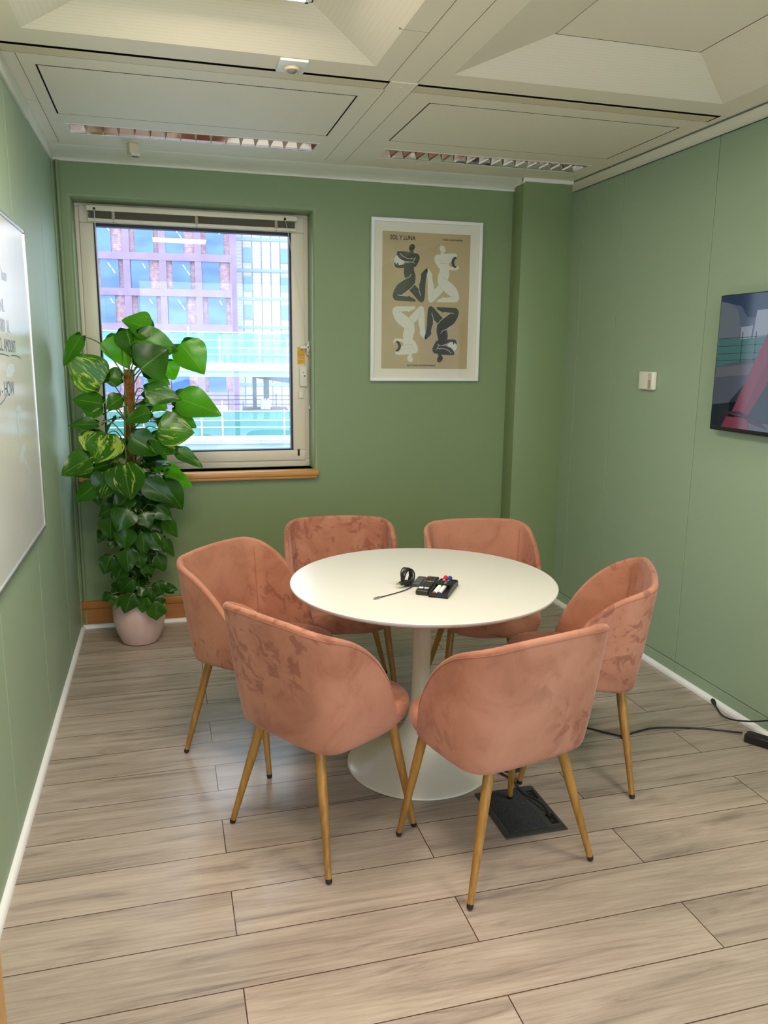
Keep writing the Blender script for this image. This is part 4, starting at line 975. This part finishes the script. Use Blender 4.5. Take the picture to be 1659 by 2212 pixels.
# picture coordinates: a = along wall (far edge +.509), b = up
scr('picture_sky', (.030, .055, .12), [[(.509, .283), (-.509, .283), (-.509, .16), (.10, .17), (.34, .19), (.38, .235), (.509, .262)]], .0001)
scr('picture_concrete', (.17, .20, .23), [[(.509, .258), (.48, .255), (.44, .245), (.40, .22), (.375, .15), (.38, .10), (.50, .02), (.509, .03)]], .0002)
scr('picture_wall', (.10, .11, .15), [[(.509, .03), (.20, .10), (.10, .10), (-.509, .10), (-.509, -.272), (.509, -.272)]], .00015)
scr('picture_daylight', (.38, .42, .50), [[(.37, .15), (.30, .155), (.31, .07), (.37, .06)], [(.285, .215), (.12, .22), (.14, .05), (.30, .05)]], .0003)
scr('picture_netting', (.07, .20, .19), [[(.503, .105), (.36, .10), (.22, .11), (.12, .11), (.14, .03), (.36, .01), (.503, -.015)]], .0004)
bars = []
for b in (.104, .072, .040, .012): bars.append([(.503, b), (.14, b + .012), (.14, b + .009), (.503, b - .003)])
for a in (.36, .28, .20): bars.append([(a, .13), (a - .006, .13), (a - .006, 0), (a, 0)])
scr('picture_railing', (.03, .075, .085), bars, .0005)
scr('picture_slab', (.16, .16, .18), [[(.505, -.018), (.14, .012), (.02, .03), (.0, -.02), (.505, -.062)]], .0006)
scr('picture_shadow', (.012, .020, .030), [[(.40, -.16), (.25, -.02), (.16, .0), (-.509, .02), (-.509, -.24), (.40, -.24)], [(.509, -.18), (.36, -.16), (.36, -.27), (.509, -.272)]], .0007)
scr('picture_column', (.27, .035, .07), [[(.385, -.215), (.275, .0), (.15, .24), (.12, .283), (-.05, .283), (.06, .14), (.20, -.10), (.285, -.22)], [(.44, -.272), (.41, -.225), (.28, -.225), (.27, -.272)]], .0008)
scr('picture_column_side', (.22, .018, .045), [[(.315, -.215), (.205, .0), (.03, .283), (-.05, .283), (.06, .14), (.20, -.10), (.285, -.22)]], .0009)
scr('picture_collar', (.05, .012, .025), [[(.44, -.205), (.33, -.198), (.21, -.235), (.16, -.262), (.26, -.245), (.33, -.212), (.43, -.216)]], .0010)
scr('picture_lamp', (1, .9, .75), [[(.085, -.035), (.02, -.030), (.02, -.036), (.085, -.041)]], .0011, 1.0)

# thermostat
t = thing('room_thermostat', 'small cream wall thermostat with a vented side left of the television', 'thermostat', (XR, 3.598, 1.449))
bm = bmesh.new(); box(bm, (-.026, -.062, -.045), (-.001, .062, .045), .005, 3); obj('thermostat_body', bm, M_plastic, t, True)
bm = bmesh.new(); box(bm, (-.0275, -.052, -.040), (-.0255, -.022, .040), .001, 1); obj('side_panel', bm, mat('beige_panel', (.62, .56, .42), .45), t, True)
bm = bmesh.new()
for k in range(8): box(bm, (-.0282, -.046, -.036 + k * .0052), (-.0270, -.028, -.0334 + k * .0052))
obj('vent_slots', bm, mat('brown_slot', (.22, .17, .08), .7), t)
bm = bmesh.new(); box(bm, (-.0268, .036, .032), (-.0258, .048, .034)); obj('maker_mark', bm, mat('pink_mark', (.5, .3, .3), .6), t)

# ------------------------------------------------------------------ potted climbing plant
PXc, PYc = -.182, 4.36
t = thing('potted_climbing_plant', 'tall variegated climbing plant on a moss pole in a pale pink pot', 'potted plant', (PXc, PYc, 0))
M_pot = mat('pale_pink_glaze', (.66, .47, .42), .22, 0, .6)
bm = bmesh.new()
pf = catmull([(.085, .002, 0), (.096, .006, 0), (.112, .04, 0), (.127, .085, 0), (.136, .135, 0), (.1385, .185, 0), (.134, .235, 0), (.130, .262, 0)], 4)
lathe(bm, [(0, .002)] + [(v.x, v.y) for v in pf] + [(.127, .268), (.123, .266), (.122, .24), (.122, .225)], n=72); obj('pot', bm, M_pot, t, 'all')
bm = bmesh.new(); lathe(bm, [(.116, .20), (.116, .262), (.119, .263), (.119, .20)], n=48); obj('inner_pot', bm, mat('terracotta_liner', (.42, .12, .04), .5), t, True)
M_soil = mottled('potting_soil', (.03, .018, .01), (.07, .045, .03), 60, .95, .1, .6)
bm = bmesh.new(); lathe(bm, [(.117, .235), (.08, .243), (0, .247)], n=32); obj('soil', bm, M_soil, t)
M_moss = mottled('coir_pole', (.13, .045, .012), (.33, .13, .035), 38, .95, .1, 1.0)
bsdf(M_moss)
bm = bmesh.new(); P = []; Rr = []
for k in range(61):
    s = k / 60; z = .22 + 1.255 * s; P.append((-.006 + .018 * s - .006 * math.sin(3 * s), .0, z)); Rr.append(.026 + .003 * noise.noise(Vector((0, 0, z * 30))))
tube(bm, P, Rr, 20)
for v in bm.verts: v.co += Vector((1, 1, 0)) * 0 + Vector((v.co.x, v.co.y, 0)).normalized() * .004 * noise.noise(v.co * 60)
obj('moss_pole', bm, M_moss, t, 'all')
# leaves: base, tip, width, variegation, painted brightness, backlight included
M_leaf = bpy.data.materials.new('variegated_leaf'); M_leaf.use_nodes = True; m = M_leaf
b = bsdf(m); b.inputs['Roughness'].default_value = .27; b.inputs['Specular IOR Level'].default_value = .45
uv = N(m, 'ShaderNodeUVMap', uv_map='leaf'); at_ = N(m, 'ShaderNodeAttribute', attribute_name='kind'); sp = N(m, 'ShaderNodeSeparateColor'); L(m, at_.outputs['Color'], sp.inputs[0])
su = N(m, 'ShaderNodeSeparateXYZ'); L(m, uv.outputs[0], su.inputs[0])
av = math_n(m, 'ABSOLUTE', su.outputs[1])
cb = N(m, 'ShaderNodeCombineXYZ'); L(m, math_n(m, 'SUBTRACT', math_n(m, 'MULTIPLY', su.outputs[0], 2.2), math_n(m, 'MULTIPLY', av, 1.6)), cb.inputs[0]); L(m, math_n(m, 'MULTIPLY', su.outputs[1], 3.2), cb.inputs[1]); L(m, math_n(m, 'MULTIPLY', sp.outputs[2], 50), cb.inputs[2])
vn = noise_n(m, cb.outputs[0], 1.15, 5, .62, .9)
thr = math_n(m, 'SUBTRACT', .80, math_n(m, 'MULTIPLY', sp.outputs[0], .33))
msk = N(m, 'ShaderNodeMapRange'); L(m, vn, msk.inputs[0]); L(m, thr, msk.inputs[1]); L(m, math_n(m, 'ADD', thr, .05), msk.inputs[2])
bright_backlit = N(m, 'ShaderNodeMix', data_type='RGBA'); L(m, sp.outputs[1], bright_backlit.inputs[0]); bright_backlit.inputs[6].default_value = (.010, .042, .006, 1); bright_backlit.inputs[7].default_value = (.058, .220, .008, 1)  # bright end of the green mix also carries backlight, put into the colour
vmx = N(m, 'ShaderNodeMix', data_type='RGBA'); L(m, msk.outputs[0], vmx.inputs[0]); L(m, bright_backlit.outputs[2], vmx.inputs[6]); vmx.inputs[7].default_value = (.42, .50, .10, 1)
vein = math_n(m, 'LESS_THAN', av, .035)
veins = math_n(m, 'MULTIPLY', math_n(m, 'GREATER_THAN', math_n(m, 'SINE', math_n(m, 'MULTIPLY', math_n(m, 'SUBTRACT', su.outputs[0], math_n(m, 'MULTIPLY', av, .35)), 75)), .90), .12)
vfac = math_n(m, 'MAXIMUM', math_n(m, 'MULTIPLY', vein, .6), veins)
vm3 = N(m, 'ShaderNodeMix', data_type='RGBA'); L(m, vfac, vm3.inputs[0]); L(m, vmx.outputs[2], vm3.inputs[6]); vm3.inputs[7].default_value = (.16, .30, .06, 1)
L(m, vm3.outputs[2], b.inputs['Base Color'])
tr = N(m, 'ShaderNodeBsdfTranslucent'); hs = N(m, 'ShaderNodeHueSaturation', i_Value=2.1, i_Saturation=1.15); L(m, vm3.outputs[2], hs.inputs['Color']); L(m, hs.outputs[0], tr.inputs[0])
ms = N(m, 'ShaderNodeMixShader'); ms.inputs[0].default_value = .32; L(m, b.outputs[0], ms.inputs[1]); L(m, tr.outputs[0], ms.inputs[2])
L(m, ms.outputs[0], m.node_tree.nodes['Material Output'].inputs['Surface'])

lb = bmesh.new(); uvl = lb.loops.layers.uv.new('leaf'); col = lb.loops.layers.float_color.new('kind')
def leaf(B, T, w, var, backlit_, nrm=None, seed=0):
    rr = random.Random(seed); B = Vector(B); T = Vector(T); d = T - B; Ln = d.length; d.normalize()
    n_ = nrm or Vector((rr.uniform(-.35, .35), -1.0, rr.uniform(.15, .75)))
    n_ = (n_ - d * n_.dot(d)).normalized(); s_ = d.cross(n_).normalized()
    NS, NV = 12, 8; rows = []; curl = rr.uniform(.05, .20); fold = rr.uniform(.10, .24); wav = rr.uniform(0, 6)
    for i in range(NS + 1):
        s = i / NS; row = []
        prof = math.sin(PI * min(1, s ** .60 * .985 + .015)) ** .85 if s > 0 else .0
        hw_ = w / 2 * prof * 1.02
        for j in range(-NV // 2, NV // 2 + 1):
            v = j / (NV / 2); back = -.20 * Ln * math.sin(PI * min(1, abs(v))) ** 1.0 * (1 - s) ** 3.2 * (1 if s > 0 else 0)
            p = B + d * (s * Ln + back) + s_ * (v * hw_) + n_ * (fold * abs(v) ** 1.3 * hw_ - curl * Ln * s * s + .006 * math.sin(wav + 9 * s + 2 * v) * abs(v))
            row.append((lb.verts.new(p), (s, v)))
        rows.append(row)
    sd = rr.random()
    for A, Bq in zip(rows, rows[1:]):
        for j in range(NV):
            q_ = [A[j], A[j + 1], Bq[j + 1], Bq[j]]
            f = lb.faces.new([x[0] for x in q_])
            for lp, x in zip(f.loops, q_): lp[uvl].uv = x[1]; lp[col] = (var, backlit_, sd, 1)
sb = bmesh.new()
off = Vector((PXc, PYc, 0))
for i, (bx, by, bz, tx_, ty_, tz_, w_, var, bkl) in enumerate(LEAVES):
    B = Vector((bx, by, bz)) - off; T = Vector((tx_, ty_, tz_)) - off
    leaf(B, T, w_ * 1.28, var, min(1, .15 + bkl * .85), None, i)
    zr = max(.26, min(B.z - .10, 1.44)) if B.z > .5 else max(.25, B.z - .05)
    root = Vector((.01 if B.x > 0 else -.01, -.022, zr)); mid = root.lerp(B, .55) + Vector((0, -.01, .05 if B.z > .5 else .02))
    end = B + (T - B).normalized() * .004
    r_ = .0034 if bz > .95 else .0022
    tube(sb, catmull([root, mid, end], 6), [r_ * 1.3] + [r_] * 11 + [r_ * .7], 7)
random.seed(11)
for i in range(105):          # inner foliage hiding the pole
    z = random.uniform(.36, 1.30); a = random.uniform(0, 2 * PI); rr_ = random.uniform(.03, .085) * (1 + .3 * (z > .8))
    if -1.2 < math.sin(a) < -.6 and z > 1.0: continue
    B = Vector((rr_ * math.cos(a), rr_ * math.sin(a) * .8, z)); ln = random.uniform(.06, .12) * (.75 + .5 * min(1, z))
    d = Vector((math.cos(a) * 1.0, math.sin(a) * .7, random.uniform(-1.3, .1))).normalized()
    n_ = Vector((math.cos(a) * .6, math.sin(a) * .5 - .25, .8))
    leaf(B, B + d * ln, ln * .74, random.choice([0, .05, .1, .4]), random.uniform(.0, .2), n_, 900 + i)
    tube(sb, catmull([Vector((0, 0, z - .05)), B * .6 + Vector((0, 0, z * .4 + .0)), B], 4), .0020, 6)
# aerial stem climbing the pole
for k in range(3):
    tube(sb, catmull([(.024 * math.cos(k * 2.1 + z * 3), -.02 + .012 * math.sin(k * 2.1 + z * 5), z) for z in [.25 + .13 * q_ for q_ in range(9)]], 5), .0055, 8)
me = bpy.data.meshes.new('foliage'); lb.to_mesh(me); lb.free()
for p in me.polygons: p.use_smooth = True
link('foliage', me, M_leaf, t)
obj('stems', sb, mat('pale_green_stem', (.16, .22, .05), .45), t, 'all')

# ------------------------------------------------------------------ outside the window
EX = Vector((.995, -.1, 0)); NY = Vector((.1, .995, 0))
def frame_fn(Dn, S):
    """u,z measured on a plane at Dn metres are blown up to true size: S times larger and S times further"""
    def f(u, z, d=0.0):
        p = Vector((0, Dn * S, 0)) + EX * (u * S) + NY * d; return Vector((p.x, p.y, (z - CAM_H) * S + CAM_H))
    return f
def ebox(bm, f, u0, u1, z0, z1, d0, d1, mi=0):
    V = [bm.verts.new(f(u, z, d)) for d in (d0, d1) for u, z in ((u0, z0), (u1, z0), (u1, z1), (u0, z1))]
    for q_ in ((0, 1, 2, 3), (4, 5, 6, 7), (0, 1, 5, 4), (1, 2, 6, 5), (2, 3, 7, 6), (3, 0, 4, 7)): bm.faces.new([V[i] for i in q_]).material_index = mi
M_purple = mottled('mauve_stone_frame', (.30, .20, .36), (.34, .24, .40), .8, .7)
M_pside = mat('mauve_stone_return', (.28, .22, .44), .7)
M_brick = mat('pink_brick', (.62, .42, .42), .85)
_v = coords(M_brick, 'Object', (1, 1, 1)); _n = noise_n(M_brick, _v, 2.2, 6, .7); _sx = N(M_brick, 'ShaderNodeSeparateXYZ'); L(M_brick, _v, _sx.inputs[0])
_w = math_n(M_brick, 'SINE', math_n(M_brick, 'MULTIPLY', _sx.outputs[2], 34)); _q = math_n(M_brick, 'ADD', _n, math_n(M_brick, 'MULTIPLY', _w, .05))
L(M_brick, ramp(M_brick, _q, [(.38, (.38, .21, .24)), (.55, (.52, .34, .36)), (.68, (.60, .43, .44))]), bsdf(M_brick).inputs['Base Color'])
M_cream = mat('cream_cladding', (.86, .82, .76), .7)
_v = coords(M_cream, 'Object'); _sx = N(M_cream, 'ShaderNodeSeparateXYZ'); L(M_cream, _v, _sx.inputs[0]); _w = math_n(M_cream, 'SINE', math_n(M_cream, 'MULTIPLY', _sx.outputs[2], 17))
L(M_cream, ramp(M_cream, _w, [(.02, (.50, .44, .37)), (.10, (.56, .50, .42))]), bsdf(M_cream).inputs['Base Color'])
M_pblue = mat('pale_blue_band', (.28, .38, .66), .6)
M_joint = mat('blue_grey_joint', (.15, .17, .34), .7)
M_owin = mat('office_window_glass', (.09, .25, .55), .12, 0, .8)
_v = coords(M_owin, 'Object', (.12, .12, .35)); L(M_owin, ramp(M_owin, noise_n(M_owin, _v, 1.6, 2), [(.38, (.05, .13, .42)), (.62, (.10, .22, .55))]), bsdf(M_owin).inputs['Base Color'])
M_officelight = emit('office_strip_light', (1, .98, .92), 5)

f = frame_fn(30, 3.0)
ob = thing('office_building', 'mauve framed brick office block with large blue windows outside', 'building', f(-2, -4, 3))
def place(name, bm, m, parent, smooth=False):
    for v in bm.verts: v.co -= parent.location
    return obj(name, bm, m, parent, smooth)
bm = bmesh.new(); ebox(bm, f, -9.7, 2.55, -5, 8.4, .35, 12); place('brick_wall', bm, M_brick, ob)
bm = bmesh.new(); floors = [z0 for z0 in (-4.93, -3.73, -2.53, -1.33, -.13, 1.07, 2.275, 3.475, 4.685, 5.89, 7.10)]
for z0 in floors: ebox(bm, f, -9.7, 2.53, z0, z0 + .25, -.10, .5)
for k in range(-7, 3):
    u = .135 + 1.2175 * k; ebox(bm, f, u - .117, u + .117, -5, 8.4, -.06, .5)
ebox(bm, f, 2.475, 2.60, -5, 8.4, .05, .5, 1)
place('stone_frame', bm, [M_purple, M_pside], ob)
rows = {4: [(-3.30, -2.65), (-2.19, -1.58), (-.78, -.15), (.25, .86), (1.64, 2.25)], 3: [(-3.2, -2.6), (-1.98, -1.36), (-.95, -.34), (.46, 1.07), (1.475, 2.075)], 2: [(-3.3, -2.7), (-2.12, -1.53), (-.75, -.13), (.27, .90), (1.66, 2.27)],
        1: [(-3.2, -2.6), (-1.98, -1.36), (-.95, -.34), (.46, 1.07), (1.475, 2.075)], 0: [(-3.3, -2.7), (-2.12, -1.53), (-.75, -.13), (.27, .90), (1.60, 2.20)], 5: [(-1.98, -1.36), (-.95, -.34), (.46, 1.07), (1.475, 2.075)]}
zb = {5: 6.14, 4: 4.935, 3: 3.725, 2: 2.525, 1: 1.32, 0: .12}
for r_, lst in rows.items():
    for (a, b_) in lst:
        bm = bmesh.new(); ebox(bm, f, a, b_, zb[r_], zb[r_] + .955, .05, .40); wv_ = place('window', bm, M_owin, ob)
        rr = random.Random(int(a * 100) + r_); 
        if r_ >= 2 and rr.random() < .8:
            bm = bmesh.new(); x = a + rr.uniform(.25, .5); z = zb[r_] + .84
            for q_ in range(2):
                V = [f(x, z, .045), f(x + .025, z, .045), f(x + .115, z - .15, .045), f(x + .09, z - .15, .045)]; quad(bm, V); x += .13; z -= .19
                if x > b_ - .12: break
            place('ceiling_strip_light', bm, M_officelight, ob)
# cream apartment block
f = frame_fn(31, 3.0)
cb_ = thing('apartment_building', 'cream clad block with pale blue floor bands and small windows outside', 'building', f(5, -4, 3))
bm = bmesh.new(); ebox(bm, f, 2.66, 9.5, -5, 8.6, 0, 12); place('cladding', bm, M_cream, cb_)
bm = bmesh.new(); ebox(bm, f, 2.60, 2.775, -5, 8.6, -.9, .5)
for z0 in (7.62, 6.60, 5.575, 4.475, 3.46, 2.43, 1.36, .31, -.75, -1.8): ebox(bm, f, 2.66, 9.5, z0, z0 + .105, -.08, .3)
place('floor_band', bm, M_pblue, cb_)
bm = bmesh.new()
for k in range(19): u = 3.0 + .3425 * k; ebox(bm, f, u - .012, u + .012, -5, 8.6, -.03, .1)
place('cladding_joint', bm, M_joint, cb_)
for z0 in (5.87, 4.84, 3.82, 2.81, 1.76, .70):
    for u in (3.02, 4.39, 5.76):
        bm = bmesh.new(); h_ = .47
        ebox(bm, f, u - .01, u + .32, z0 - .03, z0 + h_ + .03, -.10, .1, 0); ebox(bm, f, u + .02, u + .29, z0, z0 + h_, -.13, .1, 1)
        place('window', bm, [M_pblue, mat('apartment_window', (.20, .34, .66), .2) if 'apartment_window' not in bpy.data.materials else bpy.data.materials['apartment_window']], cb_)
# concrete decks of the unfinished building with scaffold edge protection
f = frame_fn(16, 2.5)
M_conc = mottled('pale_concrete', (.36, .40, .50), (.44, .48, .58), 1.5, .8, .3); M_concd = mottled('grey_concrete', (.16, .19, .20), (.24, .28, .29), 1.0, .8, .2)
M_steel = mat('galvanised_tube', (.60, .70, .80), .4, .4); M_orange = mat('orange_coupler', (.80, .30, .16), .5); M_board = mottled('scaffold_board', (.66, .58, .58), (.76, .66, .62), 3, .8)
dk = thing('unfinished_deck_building', 'concrete deck structure under construction outside, with two open floors', 'building', f(0, -3, 2))
bm = bmesh.new(); ebox(bm, f, -5.0, 2.415, 1.205, 1.265, -.2, 13); place('upper_slab', bm, M_conc, dk)
bm = bmesh.new(); ebox(bm, f, -5.0, 2.45, 1.095, 1.205, 0, 1.0); place('upper_beam', bm, mottled('blue_grey_beam', (.34, .42, .62), (.38, .47, .66), 1, .7), dk)
bm = bmesh.new(); ebox(bm, f, -5.0, 4.5, -.205, -.145, -.2, 13); place('lower_slab', bm, M_conc, dk)
bm = bmesh.new(); ebox(bm, f, -5.0, 4.5, -.80, -.205, 0, 1.0); place('lower_beam', bm, bpy.data.materials['blue_grey_beam'], dk)
g = frame_fn(20, 2.5)
for (a, b_) in ((2.105, 2.20), (2.385, 2.505)): bm = bmesh.new(); ebox(bm, g, a, b_, -.60, .97, 0, 1.2); place('column', bm, M_concd, dk)
bm = bmesh.new(); V = [g(u, z, d) for d in (0, 1.4) for u, z in ((2.20, .965), (3.6, .965), (3.6, .72), (3.1, .81), (2.20, .945))]
V = [bm.verts.new(p) for p in V]; bm.faces.new(V[:5]); bm.faces.new(V[5:][::-1])
for i in range(5): bm.faces.new([V[i], V[(i + 1) % 5], V[5 + (i + 1) % 5], V[5 + i]])
place('raking_beam', bm, M_concd, dk)
def netmat(name, col, a):
    m_ = bpy.data.materials.new(name); m_.use_nodes = True; n = m_.node_tree; n.nodes.clear(); o_ = n.nodes.new('ShaderNodeOutputMaterial'); t_ = n.nodes.new('ShaderNodeBsdfTransparent'); d_ = n.nodes.new('ShaderNodeBsdfDiffuse'); l_ = n.nodes.new('ShaderNodeBsdfTranslucent'); x1 = n.nodes.new('ShaderNodeMixShader'); x2 = n.nodes.new('ShaderNodeMixShader')
    d_.inputs[0].default_value = (*col, 1); l_.inputs[0].default_value = (*col, 1); x1.inputs[0].default_value = .5; x2.inputs[0].default_value = a
    n.links.new(d_.outputs[0], x1.inputs[1]); n.links.new(l_.outputs[0], x1.inputs[2]); n.links.new(t_.outputs[0], x2.inputs[1]); n.links.new(x1.outputs[0], x2.inputs[2]); n.links.new(x2.outputs[0], o_.inputs[0]); return m_
M_net = netmat('teal_debris_netting', (.16, .62, .55), .55); M_net2 = netmat('green_debris_netting', (.10, .42, .34), .80)
def scaffold(label, zs, posts, z0, ztop, net, netm, u0=-5.0, u1=2.44, board=(0, 0)):
    t = thing('scaffold_railing', label, 'scaffolding', f(0, z0, -.1), 0, 'scaffold edge protection on the concrete decks')
    for z in zs:
        bm = bmesh.new(); tube(bm, [f(u0, z, -.15), f(u1, z + .0, -.15)], .03, 8); place('rail', bm, M_steel, t, True)
    for u, zt in posts:
        bm = bmesh.new(); tube(bm, [f(u, z0, -.22), f(u, zt, -.22)], .034, 8); ps = place('post', bm, M_steel, t, True)
        if zt > ztop - .3:
            bm = bmesh.new()
            for z in zs[1:3]: tube(bm, [f(u, z - .05, -.23), f(u, z + .05, -.23)], .045, 8)
            o_ = obj('coupler', bm, M_orange, ps, True)
            for v in o_.data.vertices: v.co -= t.location
    bm = bmesh.new(); ebox(bm, f, u0, u1, board[0], board[1], -.12, -.05); place('toe_board', bm, M_board, t)
    bm = bmesh.new(); n_ = 40; A = []
    for i in range(n_ + 1):
        u = u0 + (u1 - u0) * i / n_; A.append((bm.verts.new(f(u, net[0], .0 + .08 * math.sin(i))), bm.verts.new(f(u, net[1] - .02 * abs(math.sin(i * .7)), .02 + .08 * math.sin(i * 1.3)))))
    for (a, b_), (c_, d_) in zip(A, A[1:]): bm.faces.new([a, b_, d_, c_])
    place('debris_netting', bm, netm, t)
    return t
scaffold('scaffold rail with pale teal netting on the upper concrete deck', [1.935, 1.79, 1.645, 1.52], [(-1.6, 1.93), (-.7, 2.0), (-.1, 1.93), (.50, 2.03), (1.075, 1.87), (1.835, 2.005), (2.37, 1.865)], 1.265, 1.93, (1.36, 1.925), M_net, board=(1.267, 1.36))
scaffold('scaffold rail with green netting on the lower concrete deck', [.432, .252, .12], [(-1.4, .43), (-.4, .43), (.69, .26), (1.09, .635), (2.29, .475), (3.2, .47)], -.145, .43, (-.05, .43), M_net2, u1=4.4, board=(-.143, -.05))
t = thing('scaffold_railing', 'grey scaffold rail standing at the back of the lower deck', 'scaffolding', g(0, -.1, 0), 0, 'scaffold edge protection on the concrete decks')
for z in (.44, .335, .21):
    bm = bmesh.new(); tube(bm, [g(-4.0, z, 4), g(4.5, z, 4)], .03, 8); place('rail', bm, M_concd, t, True)
for u, zt in ((.9, .5), (1.48, .62), (1.86, .30), (2.73, .50)):
    bm = bmesh.new(); tube(bm, [g(u, -.6, 4), g(u, zt, 4)], .035, 8); place('post', bm, M_concd, t, True)
bm = bmesh.new(); ebox(bm, g, 1.85, 2.95, .16, .205, -2, 2); o = obj('steel_plate_stack', bm, mottled('rusty_plate', (.20, .12, .12), (.32, .22, .22), 2, .8), None); tag(o, 'dark rusty steel plate lying level on the lower deck outside', 'steel plate')
bm = bmesh.new()
for k, u in enumerate((2.33, 2.40, 2.47)): tube(bm, [g(u, .20, -.6), g(u + .01, .36, -.5), g(u, .47, -.45)], [.12, .14, .03], 8)
o = obj('plastic_wrap', bm, mat('white_plastic_sheet', (.85, .87, .88), .5), None, True); tag(o, 'white plastic sheeting tied round the thicker concrete column outside', 'sheeting')
bm = bmesh.new(); ebox(bm, f, -.2, 1.35, 1.49, 1.53, 5, 6); ebox(bm, f, 1.48, 2.30, 1.49, 1.53, 5, 6)
for k in range(9): u = .3 + k * .2; tube(bm, [f(u, 1.27, 5), f(u + .08 * math.sin(k * 2.3), 1.50, 5)], .05, 6)
o = obj('trestle', bm, mat('teal_trestle', (.05, .42, .44), .6), None); tag(o, 'teal work trestle behind the upper netting outside', 'trestle')
# ground far below and between the buildings
bm = bmesh.new(); quad(bm, [(-80, 6, -14), (80, 6, -14), (80, 160, -14), (-80, 160, -14)]); o = obj('ground', bm, mottled('street_paving', (.30, .31, .33), (.36, .37, .38), .2, .9), None); o['kind'] = 'structure'
